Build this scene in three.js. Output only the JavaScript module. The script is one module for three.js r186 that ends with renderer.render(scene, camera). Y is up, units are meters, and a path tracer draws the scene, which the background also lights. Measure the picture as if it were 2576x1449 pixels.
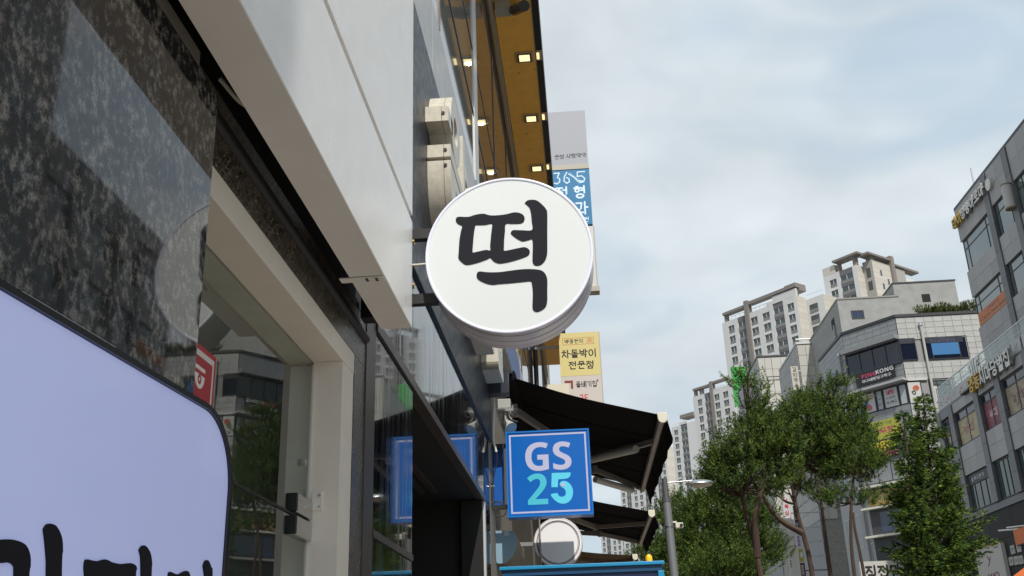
import * as THREE from 'three';
import { mergeGeometries } from 'three/addons/utils/BufferGeometryUtils.js';
import { FontLoader } from 'three/addons/loaders/FontLoader.js';
import { RoundedBoxGeometry } from 'three/addons/geometries/RoundedBoxGeometry.js';
import { createNoise2D, createNoise3D } from 'simplex-noise';

// ------------------------------------------------------------------ camera, sky, sun, exposure
const W = 2575, H = 1449, F = 2526, K = 0.858333;                  // photograph measured on a 2575 px wide view
const V = (x, y, z) => new THREE.Vector3(x, y, z);
const upC = V(-219, 6560, -F).normalize();
const dC = V(203, -966, -F).normalize(); dC.addScaledVector(upC, -dC.dot(upC)).normalize();
const rC = dC.clone().cross(upC);
const EYE = V(0, 1.55, 0);
const scene = new THREE.Scene();
const camera = new THREE.PerspectiveCamera(2 * Math.atan(H / 2 / F) * 180 / Math.PI, W / H, 0.05, 2000);
camera.position.copy(EYE);
camera.quaternion.setFromRotationMatrix(new THREE.Matrix4().makeBasis(V(rC.x, upC.x, -dC.x), V(rC.y, upC.y, -dC.y), V(rC.z, upC.z, -dC.z)));
scene.add(camera);
const renderer = new THREE.WebGLRenderer({ antialias: true });
renderer.toneMapping = THREE.LinearToneMapping;
renderer.toneMappingExposure = 1.14;
renderer.shadowMap.enabled = true;

let seedState = 7;
const rnd = () => { seedState = (seedState + 0x6d2b79f5) | 0; let t = Math.imul(seedState ^ (seedState >>> 15), 1 | seedState); t = (t + Math.imul(t ^ (t >>> 7), 61 | t)) ^ t; return ((t ^ (t >>> 14)) >>> 0) / 4294967296; };
const rr = (a, b) => a + (b - a) * rnd();
const n2 = createNoise2D(rnd), n3 = createNoise3D(rnd);
const fbm3 = (x, y, z, o = 5) => { let s = 0, a = 0.5; for (let i = 0; i < o; i++) { s += a * n3(x, y, z); x *= 2.03; y *= 2.03; z *= 2.03; a *= 0.5; } return s; };
const fbm2 = (x, y, o = 5) => { let s = 0, a = 0.5; for (let i = 0; i < o; i++) { s += a * n2(x, y); x *= 2.03; y *= 2.03; a *= 0.5; } return s; };
const sm = (a, b, x) => { const t = Math.min(1, Math.max(0, (x - a) / (b - a))); return t * t * (3 - 2 * t); };

{ // thin high cloud over pale blue
  const w = 1536, h = 768, data = new Float32Array(w * h * 4);
  for (let j = 0; j < h; j++) for (let i = 0; i < w; i++) {
    const el = ((j + 0.5) / h - 0.5) * Math.PI, az = ((i + 0.5) / w - 0.5) * 2 * Math.PI;
    const y = Math.sin(el), c = Math.cos(el), x = c * Math.cos(az), z = c * Math.sin(az);
    const k = 1 / (Math.max(y, 0) + 0.22), px = x * k, pz = z * k;
    const broad = fbm3(px * 0.9 + 3.1, pz * 0.9, 1.7, 4), wisp = fbm3(px * 2.6 + broad * 1.6 + 9, pz * 3.8 + 2, 5.1, 6), body = fbm3(px * 1.9 - broad + 31, pz * 2.6 + 8, 9.3, 5);
    let a = sm(-0.55, 0.36, broad * 0.8 + wisp * 0.55 + 0.10);
    a = 0.42 + 0.56 * a;
    const hz = Math.exp(-Math.max(y, 0) * 3.0);
    const blue = [0.345 + 0.16 * hz, 0.49 + 0.14 * hz, 0.65 + 0.06 * hz], lum = 1.0 + 0.15 * body + 0.08 * wisp, cl = [0.62 * lum, 0.67 * lum, 0.70 * lum];
    const o = (j * w + i) * 4;
    for (let q = 0; q < 3; q++) data[o + q] = y < -0.02 ? [0.2, 0.2, 0.19][q] : blue[q] + (cl[q] - blue[q]) * a * (1 - 0.25 * hz);
    data[o + 3] = 1;
  }
  const t = new THREE.DataTexture(data, w, h, THREE.RGBAFormat, THREE.FloatType);
  t.mapping = THREE.EquirectangularReflectionMapping; t.magFilter = t.minFilter = THREE.LinearFilter; t.wrapS = THREE.RepeatWrapping; t.needsUpdate = true;
  scene.background = t; scene.environment = t;
}
const sun = new THREE.DirectionalLight(new THREE.Color(1, 0.95, 0.87), 3.7);
const SUN = V(0.17, 0.76, 0.62).normalize();
sun.position.copy(SUN).multiplyScalar(200).add(V(0, 0, -40)); sun.target.position.set(0, 0, -40); sun.name = 'sun';
sun.castShadow = true; sun.shadow.radius = 1; sun.shadow.mapSize.set(4096, 4096);
Object.assign(sun.shadow.camera, { left: -160, right: 160, top: 160, bottom: -160, near: 1, far: 600 });
scene.add(sun, sun.target);

// ------------------------------------------------------------------ pixel -> place helpers
const zone = (x0, y0, x1, w) => (a, b) => [(x0 + a * (x1 - x0) / w) * K, (y0 + b * (x1 - x0) / w) * K];
const zA = zone(2050, 740, 2550, 1575), zB = zone(2400, 780, 3000, 1850), zC = zone(2400, 1200, 3000, 1782), zE = zone(1380, 950, 2000, 1217), zF = zone(1880, 1100, 2500, 1528), zG = zone(2160, 1380, 2520, 1694), zH = zone(2680, 1380, 3000, 1505), zI = zone(1400, 980, 1700, 1449), zJ = zone(1380, 1480, 1980, 2576), zR = zone(1180, 480, 1800, 1549), zN = zone(0, 800, 1100, 1795), zS = zone(1400, 1240, 1780, 1721), zT = zone(1800, 1050, 2200, 1054), zU = zone(2380, 740, 2700, 2576), zV = zone(2720, 940, 3000, 1268), zM = zone(1000, 900, 1500, 919);
const dir = ([px, py]) => { const c = V(px - W / 2, -(py - H / 2), -F).normalize(); return V(rC.dot(c), upC.dot(c), -dC.dot(c)); };
const onX = (p, x) => { const d = dir(p); return EYE.clone().addScaledVector(d, x / d.x); };
const onZ = (p, z) => { const d = dir(p); return EYE.clone().addScaledVector(d, z / d.z); };
const onY = (p, y) => { const d = dir(p); return EYE.clone().addScaledVector(d, (y - EYE.y) / d.y); };

// ------------------------------------------------------------------ textures and materials
function dataTex(w, h, f, srgb = false) {
  const d = new Uint8Array(w * h * 4);
  for (let j = 0; j < h; j++) for (let i = 0; i < w; i++) { const c = f(i / w, j / h), o = (j * w + i) * 4; for (let q = 0; q < 3; q++) d[o + q] = Math.max(0, Math.min(255, 255 * (c.length ? c[q] : c))); d[o + 3] = 255; }
  const t = new THREE.DataTexture(d, w, h); t.wrapS = t.wrapT = THREE.RepeatWrapping; t.magFilter = THREE.LinearFilter; t.minFilter = THREE.LinearMipmapLinearFilter; t.generateMipmaps = true; if (srgb) t.colorSpace = THREE.SRGBColorSpace; t.needsUpdate = true; return t;
}
const tile4 = (f) => (u, v) => { const a = sm(0.85, 1, u), b = sm(0.85, 1, v); return f(u, v) * (1 - a) * (1 - b) + f(u - 1, v) * a * (1 - b) + f(u, v - 1) * (1 - a) * b + f(u - 1, v - 1) * a * b; };
const rep = (t, x, y = x) => { const c = t.clone(); c.repeat.set(x, y); c.needsUpdate = true; return c; };
const L = (r, g, b) => new THREE.Color().setRGB(r, g, b);
const std = (c, rough = 0.8, o = {}) => new THREE.MeshStandardMaterial({ color: c, roughness: rough, ...o });
const phys = (c, rough = 0.5, o = {}) => new THREE.MeshPhysicalMaterial({ color: c, roughness: rough, ...o });

// polished dark stone: blotches of grey brown over near black
const stoneN = tile4((u, v) => 0.5 + 0.54 * fbm2(u * 34, v * 28, 5) + 0.38 * fbm2(u * 9 + 7, v * 8, 4) + 0.26 * fbm2(u * 140, v * 120 + 3, 3));
const stoneTex = dataTex(2048, 2048, (u, v) => { const n = stoneN(u, v), s = sm(0.28, 1.0, n), w = fbm2(u * 5 + 40, v * 5, 3); return [0.14 + s * 0.335 + 0.022 * w, 0.14 + s * 0.326 + 0.01 * w, 0.142 + s * 0.31]; }, true);
const flowN = tile4((u, v) => { const w = fbm2(u * 6, v * 6, 3) * 0.25; return sm(0.0, 0.6, fbm2((u + w) * 34, (v + w) * 9, 5) + 0.12); });
const flowTex = dataTex(512, 512, (u, v) => { const s = flowN(u, v); return [0.11 + s * 0.32, 0.105 + s * 0.30, 0.10 + s * 0.27]; }, true);
const grimeN = tile4((u, v) => 0.5 + 0.5 * fbm2(u * 7, v * 7, 5));
const grimeTex = dataTex(512, 512, (u, v) => { const s = grimeN(u, v); return [0.86 + s * 0.14, 0.86 + s * 0.14, 0.86 + s * 0.13]; }, true);
const roughTex = dataTex(512, 512, (u, v) => { const s = grimeN(u, v); return 0.55 + 0.45 * s; });
const streakN = tile4((u, v) => 0.5 + 0.5 * (0.7 * fbm2(u * 40, v * 2.5, 4) + 0.5 * fbm2(u * 9, v * 1.2, 3)));
const streakTex = dataTex(512, 512, (u, v) => { const s = sm(0.35, 0.85, streakN(u, v)); return [0.02 + 0.10 * s, 0.022 + 0.10 * s, 0.026 + 0.105 * s]; });
const streakRough = dataTex(512, 512, (u, v) => { const s = sm(0.45, 0.9, streakN(u, v)); return 0.03 + 0.25 * s; });
const bumpN = tile4((u, v) => 0.5 + 0.5 * fbm2(u * 30, v * 30, 4));
const bumpTex = dataTex(512, 512, (u, v) => bumpN(u, v));
const stuccoTex = dataTex(512, 512, (u, v) => { const s = bumpN(u, v), g = grimeN(u, v), r = streakN(u, v); const k = 0.62 + 0.16 * s + 0.2 * g + 0.10 * r; return [k, k, k * 0.985]; }, true);
const orangeN = tile4((u, v) => { const s = fbm2(u * 26, v * 14, 5) * 0.6 + fbm2(u * 5 + 3, v * 5, 3) * 0.6; return sm(0.44, 0.62, s); });
const orangeTex = dataTex(512, 512, (u, v) => { const d = orangeN(u, v) * 0.45, g = grimeN(u, v) * 0.12; return [1.0 - g * 0.6 - d * 0.65, 0.775 - g * 0.6 - d * 0.5, 0.33 - d * 0.1 + 0.02 * g]; }, true);
const whiteScuffTex = dataTex(1024, 1024, (u, v) => { const s = grimeN(u, v), d = sm(0.60, 0.66, 0.5 + 0.5 * tileScuff(u, v)); const k = 0.965 + 0.035 * s ; return [k, k, k]; }, true);
function tileScuff(u, v) { return fbm2(u * 60, v * 11 + 5, 3) * 1.1; }

const M = {
  stone: phys(L(1.35, 1.33, 1.3), 0.03, { map: rep(stoneTex, 1.0), specularIntensity: 1 }),
  lintel: std(L(2.3, 2.2, 2.1), 0.3, { map: rep(flowTex, 2.6), bumpMap: rep(bumpTex, 3), bumpScale: 0.002 }),
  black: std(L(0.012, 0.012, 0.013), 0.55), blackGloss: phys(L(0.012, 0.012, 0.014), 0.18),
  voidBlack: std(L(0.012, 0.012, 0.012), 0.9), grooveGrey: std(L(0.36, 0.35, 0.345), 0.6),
  fasciaWhite: std(L(0.86, 0.86, 0.85), 0.42, { map: rep(whiteScuffTex, 0.4), roughnessMap: rep(roughTex, 0.9) }),
  fasciaSoffit: std(L(0.84, 0.83, 0.81), 0.5, { map: rep(whiteScuffTex, 0.5) }),
  frameWhite: std(L(0.84, 0.79, 0.71), 0.42, { map: rep(whiteScuffTex, 0.6) }),
  plaster: std(L(0.66, 0.66, 0.62), 0.8, { map: rep(grimeTex, 0.4) }),
  interior: std(L(0.62, 0.63, 0.60), 0.85), interiorDark: std(L(0.10, 0.11, 0.10), 0.85), floorIn: std(L(0.25, 0.23, 0.2), 0.4),
  doorGlass: phys(L(0.80, 0.88, 0.83), 0.0, { transmission: 1, thickness: 0, ior: 1.62 }),
  steel: std(L(0.55, 0.55, 0.55), 0.32, { metalness: 1, roughnessMap: rep(roughTex, 3) }), zinc: std(L(0.5, 0.51, 0.52), 0.45, { metalness: 0.9 }), brass: std(L(0.62, 0.45, 0.2), 0.35, { metalness: 1 }),
  sealant: std(L(0.6, 0.6, 0.58), 0.6),
  lavender: phys(L(0.55, 0.59, 0.72), 0.3, { emissive: L(0.125, 0.15, 0.31), emissiveIntensity: 1, clearcoat: 0.9, clearcoatRoughness: 0.03 }),
  acrylWhite: phys(L(0.65, 0.685, 0.69), 0.35, { clearcoat: 0.25, clearcoatRoughness: 0.12 }), rimWhite: phys(L(0.74, 0.755, 0.90), 0.28, { clearcoat: 0.4 }),
  letterBlack: phys(L(0.012, 0.012, 0.018), 0.7, { specularIntensity: 0.35 }),
  darkGlass: phys(L(0.35, 0.36, 0.38), 1, { map: rep(streakTex, 0.8, 0.35), roughnessMap: rep(streakRough, 0.8, 0.35), ior: 1.6 }),
  navyPanel: phys(L(0.030, 0.036, 0.05), 0.5, { roughnessMap: rep(roughTex, 1.2), specularIntensity: 0.55 }),
  lightPanel: std(L(0.52, 0.54, 0.57), 0.35, { map: rep(grimeTex, 0.5) }), bronze: std(L(0.10, 0.085, 0.075), 0.4, { metalness: 0.5 }), alum: std(L(0.62, 0.63, 0.62), 0.35, { metalness: 0.35 }),
  winGlass: phys(L(0.22, 0.23, 0.22), 0.03, { ior: 1.6 }), winGlassBrown: phys(L(0.19, 0.155, 0.13), 0.04, { ior: 1.55 }),
  cream: std(L(0.62, 0.58, 0.49), 0.55, { map: rep(grimeTex, 2.2) }), creamFace: std(L(0.66, 0.655, 0.62), 0.5), creamSeam: std(L(0.32, 0.29, 0.24), 0.7),
  orange: std(L(1, 1, 1), 0.5, { map: rep(orangeTex, 0.55) }), fixture: std(L(0.42, 0.33, 0.2), 0.5),
  lampGlow: new THREE.MeshStandardMaterial({ color: 0x000000, emissive: L(1, 0.82, 0.40), emissiveIntensity: 1.35 }),
  gsBlue: phys(L(0.003, 0.115, 0.46), 0.22, { clearcoat: 0.3 }), gsFrame: phys(L(0.006, 0.155, 0.52), 0.3), gsLetter: std(L(0.46, 0.46, 0.63), 0.4), gsCyan: std(L(0.06, 0.49, 0.62), 0.4), gsCyan2: std(L(0.10, 0.60, 0.78), 0.4), gsDeep: phys(L(0.006, 0.10, 0.42), 0.35),
  awn: phys(L(0.009, 0.009, 0.010), 0.95, { specularIntensity: 0.25, bumpMap: rep(bumpTex, 4), bumpScale: 0.001 }), awnBrown: std(L(0.17, 0.10, 0.045), 0.85, { map: rep(grimeTex, 1) }), awnMetal: std(L(0.34, 0.33, 0.32), 0.4, { metalness: 0.4 }), awnArm: std(L(0.30, 0.27, 0.24), 0.5), capCream: std(L(0.66, 0.62, 0.50), 0.5), tube: std(L(0.55, 0.55, 0.53), 0.35),
  concrete: std(L(0.34, 0.33, 0.31), 0.8, { map: rep(stuccoTex, 0.6) }), beige: std(L(0.26, 0.24, 0.21), 0.8, { map: rep(grimeTex, 0.6) }),
  paleBlue: phys(L(0.24, 0.36, 0.44), 0.3), plasticGrey: std(L(0.36, 0.37, 0.34), 0.5), cable: std(L(0.6, 0.58, 0.5), 0.6), cableBlack: std(L(0.015, 0.015, 0.015), 0.5),
  kiosk: phys(L(0.012, 0.24, 0.47), 0.35), kioskDeep: phys(L(0.008, 0.06, 0.15), 0.4), kioskPanel: phys(L(0.012, 0.014, 0.07), 0.2),
  bark: std(L(0.105, 0.068, 0.05), 0.95, { bumpMap: rep(bumpTex, 2), bumpScale: 0.02 }), barkDark: std(L(0.085, 0.06, 0.045), 0.95),
  needles: phys(L(1, 1, 1), 0.9, { vertexColors: true, side: THREE.DoubleSide, transmission: 0.35, thickness: 0, specularIntensity: 0.3 }),
  pole: std(L(0.20, 0.21, 0.22), 0.45, { metalness: 0.3 }), poleDark: std(L(0.11, 0.115, 0.12), 0.45, { metalness: 0.3 }), chrome: std(L(0.55, 0.55, 0.55), 0.2, { metalness: 1 }),
};
const Q = (r, g, b) => std(L(r, g, b), 0.62);
const variants = (r, g, b, n, d, rough, o) => Array.from({ length: n }, (_, i) => { const k = 1 + d * ((i / (n - 1)) * 2 - 1); return std(L(r * k, g * k, b * k), rough, o); });

// ------------------------------------------------------------------ object helpers
const names = new Map();
function numbered(n) { const k = names.get(n) ?? 0; names.set(n, k + 1); return k ? n + '_' + String(k).padStart(3, '0') : n; }
function thing(name, label, category, pos, group, kind) {
  const g = new THREE.Group(); g.name = numbered(name); if (pos) g.position.copy(pos);
  g.userData = { label, category }; if (group) g.userData.group = group; if (kind) g.userData.kind = kind;
  scene.add(g); return g;
}
const originOf = (th) => { const p = V(0, 0, 0); for (let o = th; o && o !== scene; o = o.parent) p.add(o.position); return p; };
function put(th, name, geo, mat, pos, quat) {   // pos in world coordinates
  const m = new THREE.Mesh(geo, mat); m.name = name; m.castShadow = m.receiveShadow = true;
  if (quat) m.quaternion.copy(quat);
  if (pos) m.position.copy(pos);
  if (th) {
    m.position.sub(th.isMesh ? V(0, 0, 0) : th.position);
    if (th.isMesh) { m.position.sub(originOf(th)); const qi = th.quaternion.clone().invert(); m.position.applyQuaternion(qi); m.quaternion.premultiply(qi); }
    th.add(m);
  } else { m.name = numbered(name); scene.add(m); }
  return m;
}
const boxCache = new Map();
function boxGeo(w, h, d) {   // box with uv in metres
  const key = [w, h, d].map((x) => x.toFixed(3)).join();
  if (!boxCache.has(key)) {
    const g = new THREE.BoxGeometry(w, h, d), uv = g.attributes.uv, dims = [[d, h], [d, h], [w, d], [w, d], [w, h], [w, h]];
    for (let f = 0; f < 6; f++) for (let i = 0; i < 4; i++) uv.setXY(f * 4 + i, uv.getX(f * 4 + i) * dims[f][0], uv.getY(f * 4 + i) * dims[f][1]);
    boxCache.set(key, g);
  }
  return boxCache.get(key);
}
function box(th, name, mat, x0, x1, y0, y1, z0, z1) {
  return put(th, name, boxGeo(Math.abs(x1 - x0), Math.abs(y1 - y0), Math.abs(z1 - z0)), mat, V((x0 + x1) / 2, (y0 + y1) / 2, (z0 + z1) / 2));
}
function rbox(th, name, mat, x0, x1, y0, y1, z0, z1, r = 0.01) {
  return put(th, name, new RoundedBoxGeometry(Math.abs(x1 - x0), Math.abs(y1 - y0), Math.abs(z1 - z0), 2, r), mat, V((x0 + x1) / 2, (y0 + y1) / 2, (z0 + z1) / 2));
}
class Face {   // a vertical plane: u along it, v = height, n outwards
  constructor(x, z, ux, uz) { this.o = V(x, 0, z); this.U = V(ux, 0, uz).normalize(); this.N = this.U.clone().cross(V(0, 1, 0)); this.q = new THREE.Quaternion().setFromRotationMatrix(new THREE.Matrix4().makeBasis(this.U, V(0, 1, 0), this.N)); }
  uv(p) { const d = dir(p), t = this.o.clone().sub(EYE).dot(this.N) / d.dot(this.N), q = EYE.clone().addScaledVector(d, t); return [q.clone().sub(this.o).dot(this.U), q.y]; }
  at(u, v, n = 0) { return this.o.clone().addScaledVector(this.U, u).addScaledVector(this.N, n).setY(v); }
  box(th, name, mat, u0, u1, v0, v1, n0, n1) { return put(th, name, boxGeo(Math.abs(u1 - u0), Math.abs(v1 - v0), Math.abs(n1 - n0)), mat, this.at((u0 + u1) / 2, (v0 + v1) / 2, (n0 + n1) / 2), this.q); }
  sign(th, name, tex, sideMat, u0, u1, v0, v1, n0, n1, rough = 0.5) {   // printed front
    const w = Math.abs(u1 - u0), h = Math.abs(v1 - v0), g = new THREE.BoxGeometry(w, h, Math.abs(n1 - n0)), f = std(L(1, 1, 1), rough, { map: tex });
    return put(th, name, g, [sideMat, sideMat, sideMat, sideMat, f, sideMat], this.at((u0 + u1) / 2, (v0 + v1) / 2, (n0 + n1) / 2), this.q);
  }
  quad(pts) { const a = pts.map((p) => this.uv(p)); return [(a[0][0] + a[3][0]) / 2, (a[1][0] + a[2][0]) / 2, (a[2][1] + a[3][1]) / 2, (a[0][1] + a[1][1]) / 2]; }   // TL TR BR BL -> u0 u1 v0 v1
}
function tubeGeo(pts, r, seg = 24, rad = 8, closed = false) { return new THREE.TubeGeometry(new THREE.CatmullRomCurve3(pts, closed), seg, r, rad, closed); }
function rod(th, name, mat, a, b, r, seg = 12, r2 = r) {
  const g = new THREE.CylinderGeometry(r2, r, a.distanceTo(b), seg); const q = new THREE.Quaternion().setFromUnitVectors(V(0, 1, 0), b.clone().sub(a).normalize());
  return put(th, name, g, mat, a.clone().add(b).multiplyScalar(0.5), q);
}
function bar(th, name, mat, a, b, w, h) {   // rectangular bar from a to b; h is its upright size
  const d = b.clone().sub(a), len = d.length(); d.normalize(); const side = d.clone().cross(V(0, 1, 0)).normalize(), up = side.clone().cross(d);
  return put(th, name, boxGeo(w, h, len), mat, a.clone().add(b).multiplyScalar(0.5), new THREE.Quaternion().setFromRotationMatrix(new THREE.Matrix4().makeBasis(side, up, d.clone().negate())));
}

// ------------------------------------------------------------------ lettering
const circle = (cx, cy, rx, ry = rx, n = 18) => Array.from({ length: n + 1 }, (_, i) => [cx + rx * Math.cos(i / n * 2 * Math.PI - Math.PI / 2), cy + ry * Math.sin(i / n * 2 * Math.PI - Math.PI / 2)]);
const pl = (s) => s.split(' ').map((p) => p.split(',').map(Number));
const CON = {
  g: [pl('0,.08 .95,.08 .82,1')], n: [pl('.05,0 .05,.92 1,.88')], d: [pl('.95,.06 .05,.06 .05,.94 1,.92')], r: [pl('0,.05 .95,.05 .95,.47 .05,.5 .05,.95 1,.95')], m: [pl('.05,.05 .95,.05 .95,.95 .05,.95 .05,.05')],
  b: [pl('.05,0 .05,1 .95,1 .95,0'), pl('.05,.5 .95,.5')], s: [pl('.5,0 .42,.45 0,1'), pl('.46,.38 1,1')], o: [circle(0.5, 0.5, 0.48)], j: [pl('0,.08 1,.08'), pl('.5,.1 .42,.5 0,1'), pl('.47,.45 1,1')],
  c: [pl('.3,0 .7,0'), pl('0,.26 1,.26'), pl('.5,.28 .42,.6 0,1'), pl('.47,.56 1,1')], k: [pl('0,.08 .95,.08 .82,1'), pl('0,.5 .9,.46')], t: [pl('.95,.06 .05,.06 .05,.94 1,.92'), pl('.05,.5 .9,.5')],
  p: [pl('0,.05 1,.05'), pl('.3,.05 .3,.92'), pl('.7,.05 .7,.92'), pl('0,.95 1,.95')], h: [pl('.35,0 .65,0'), pl('0,.24 1,.24'), circle(0.5, 0.68, 0.32, 0.3)],
};
const half = (k) => [...CON[k].map((l) => l.map(([x, y]) => [x * 0.44, y])), ...CON[k].map((l) => l.map(([x, y]) => [x * 0.44 + 0.54, y]))];
const INI = ['g', 'gg', 'n', 'd', 'dd', 'r', 'm', 'b', 'bb', 's', 'ss', 'o', 'j', 'jj', 'c', 'k', 't', 'p', 'h'];
const FIN = ['', 'g', 'gg', 'gs', 'n', 'nj', 'nh', 'd', 'r', 'rg', 'rm', 'rb', 'rs', 'rt', 'rp', 'rh', 'm', 'b', 'bs', 's', 'ss', 'o', 'j', 'c', 'k', 't', 'p', 'h'];
const con = (k) => (k.length === 1 ? CON[k] : k[0] === k[1] ? half(k[0]) : [...CON[k[0]].map((l) => l.map(([x, y]) => [x * 0.44, y])), ...CON[k[1]].map((l) => l.map(([x, y]) => [x * 0.44 + 0.54, y]))]);
const VV = { 0: 'a', 1: 'ae', 2: 'ya', 3: 'yae', 4: 'eo', 5: 'e', 6: 'yeo', 7: 'ye', 20: 'i' }, HV = { 8: 'o', 12: 'yo', 13: 'u', 17: 'yu', 18: 'eu' }, MX = { 9: ['o', 'a'], 10: ['o', 'ae'], 11: ['o', 'i'], 14: ['u', 'eo'], 15: ['u', 'e'], 16: ['u', 'i'], 19: ['eu', 'i'] };
const VS = { a: ['.35,0 .35,1', '.35,.45 1,.45'], ae: ['.2,0 .2,1', '.85,0 .85,1', '.2,.48 .85,.48'], ya: ['.35,0 .35,1', '.35,.32 1,.32', '.35,.62 1,.62'], yae: ['.2,0 .2,1', '.85,0 .85,1', '.2,.35 .85,.35', '.2,.65 .85,.65'], eo: ['.7,0 .7,1', '0,.45 .7,.45'], e: ['.45,0 .45,1', '.95,0 .95,1', '0,.48 .45,.48'], yeo: ['.7,0 .7,1', '0,.32 .7,.32', '0,.62 .7,.62'], ye: ['.45,0 .45,1', '.95,0 .95,1', '0,.35 .45,.35', '0,.65 .45,.65'], i: ['.6,0 .6,1'] };
const HS = { o: ['0,.85 1,.85', '.5,.15 .5,.85'], yo: ['0,.85 1,.85', '.32,.15 .32,.85', '.68,.15 .68,.85'], u: ['0,.25 1,.25', '.5,.25 .5,1'], yu: ['0,.25 1,.25', '.32,.25 .32,1', '.68,.25 .68,1'], eu: ['0,.5 1,.5'] };
function glyph(ch) {   // strokes of one syllable in a unit box, y down
  const s = ch.charCodeAt(0) - 0xac00; if (s < 0 || s > 11171) return [];
  const I = con(INI[Math.floor(s / 588)]), mv = Math.floor(s % 588 / 28), f = FIN[s % 28], out = [];
  const add = (ls, x, y, w, h) => ls.forEach((l) => out.push(l.map(([a, b]) => [x + a * w, y + b * h]))), ps = (a) => a.map(pl), hh = f ? 0.58 : 1;
  if (VV[mv]) { add(I, 0.04, 0.08 * hh, 0.5, 0.78 * hh); add(ps(VS[VV[mv]]), 0.6, 0, 0.38, hh); }
  else if (HV[mv]) { add(I, 0.2, 0.02, 0.6, 0.52 * hh); add(ps(HS[HV[mv]]), 0.02, 0.58 * hh, 0.96, 0.36 * hh); }
  else { const [a, b] = MX[mv]; add(I, 0.06, 0.04, 0.46, 0.5 * hh); add(ps(HS[a]), 0.02, 0.58 * hh, 0.58, 0.34 * hh); add(ps(VS[b]), 0.64, 0, 0.34, hh); }
  if (f) add(con(f), 0.2, 0.68, 0.6, 0.31);
  return out;
}
function hangul(c, text, x, y, size, lw, color, gap = 1.08, vertical = false) {   // on a canvas; x,y = top left
  c.strokeStyle = color; c.fillStyle = color; c.lineCap = c.lineJoin = 'round'; c.lineWidth = lw;
  for (const ch of text) {
    if (ch === ' ') { x += size * 0.4; continue; }
    const ls = glyph(ch);
    if (!ls.length) { c.font = 'bold ' + size * 1.1 + 'px sans-serif'; c.textBaseline = 'top'; c.fillText(ch, x, y - size * 0.1); x += c.measureText(ch).width * 1.05; continue; }
    for (const l of ls) { c.beginPath(); l.forEach(([a, b], i) => (i ? c.lineTo(x + a * size, y + b * size) : c.moveTo(x + a * size, y + b * size))); c.stroke(); }
    if (vertical) y += size * gap; else x += size * gap;
  }
  return x;
}
function canvasTex(w, h, bg, draw) {
  const cv = document.createElement('canvas'); cv.width = w; cv.height = h; const c = cv.getContext('2d'); c.fillStyle = bg; c.fillRect(0, 0, w, h); draw(c);
  const t = new THREE.CanvasTexture(cv); t.colorSpace = THREE.SRGBColorSpace; t.anisotropy = 8; return t;
}
function strokeSolid(lines, size, sw, depth) {   // raised letter: strokes as bars with round ends, y up, origin top left
  const gs = []; let k = 0;
  for (const l of lines) for (let i = 0; i + 1 < l.length; i++) {
    const [ax, ay] = l[i], [bx, by] = l[i + 1], dx = (bx - ax) * size, dy = -(by - ay) * size, len = Math.hypot(dx, dy); if (len < 1e-4) continue;
    const sh = new THREE.Shape(), r = sw / 2; sh.moveTo(0, -r); sh.lineTo(len, -r); sh.absarc(len, 0, r, -Math.PI / 2, Math.PI / 2); sh.lineTo(0, r); sh.absarc(0, 0, r, Math.PI / 2, Math.PI * 1.5);
    const g = new THREE.ExtrudeGeometry(sh, { depth: depth + (k++ % 7) * 0.0006, bevelEnabled: false, curveSegments: 4 });
    g.rotateZ(Math.atan2(dy, dx)); g.translate(ax * size, -ay * size, 0); gs.push(g);
  }
  return mergeGeometries(gs);
}
const font = await new FontLoader().loadAsync('fonts/droid/droid_sans_bold.typeface.json');
function latin(text, size, depth) { const g = new THREE.ExtrudeGeometry(font.generateShapes(text, size), { depth, bevelEnabled: false, curveSegments: 6 }); g.computeBoundingBox(); return g; }

// ------------------------------------------------------------------ ground
{
  const g = new THREE.PlaneGeometry(1600, 1600); g.rotateX(-Math.PI / 2); const uv = g.attributes.uv; for (let i = 0; i < uv.count; i++) uv.setXY(i, uv.getX(i) * 400, uv.getY(i) * 400);
  const st = put(null, 'street', g, std(L(0.27, 0.255, 0.24), 0.85, { map: stuccoTex }), V(0, 0, -300)); st.userData.kind = 'structure';
  const kerb = put(null, 'pavement', boxGeo(4.2, 0.12, 140), std(L(0.30, 0.255, 0.215), 0.85, { map: rep(grimeTex, 0.5) }), V(1.25, 0.06, -50)); kerb.userData.kind = 'structure';
  const k2 = put(null, 'pavement', boxGeo(6, 0.12, 190), std(L(0.34, 0.33, 0.31), 0.85, { map: rep(grimeTex, 0.5) }), V(19.3, 0.06, -75)); k2.userData.kind = 'structure';
}

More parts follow.
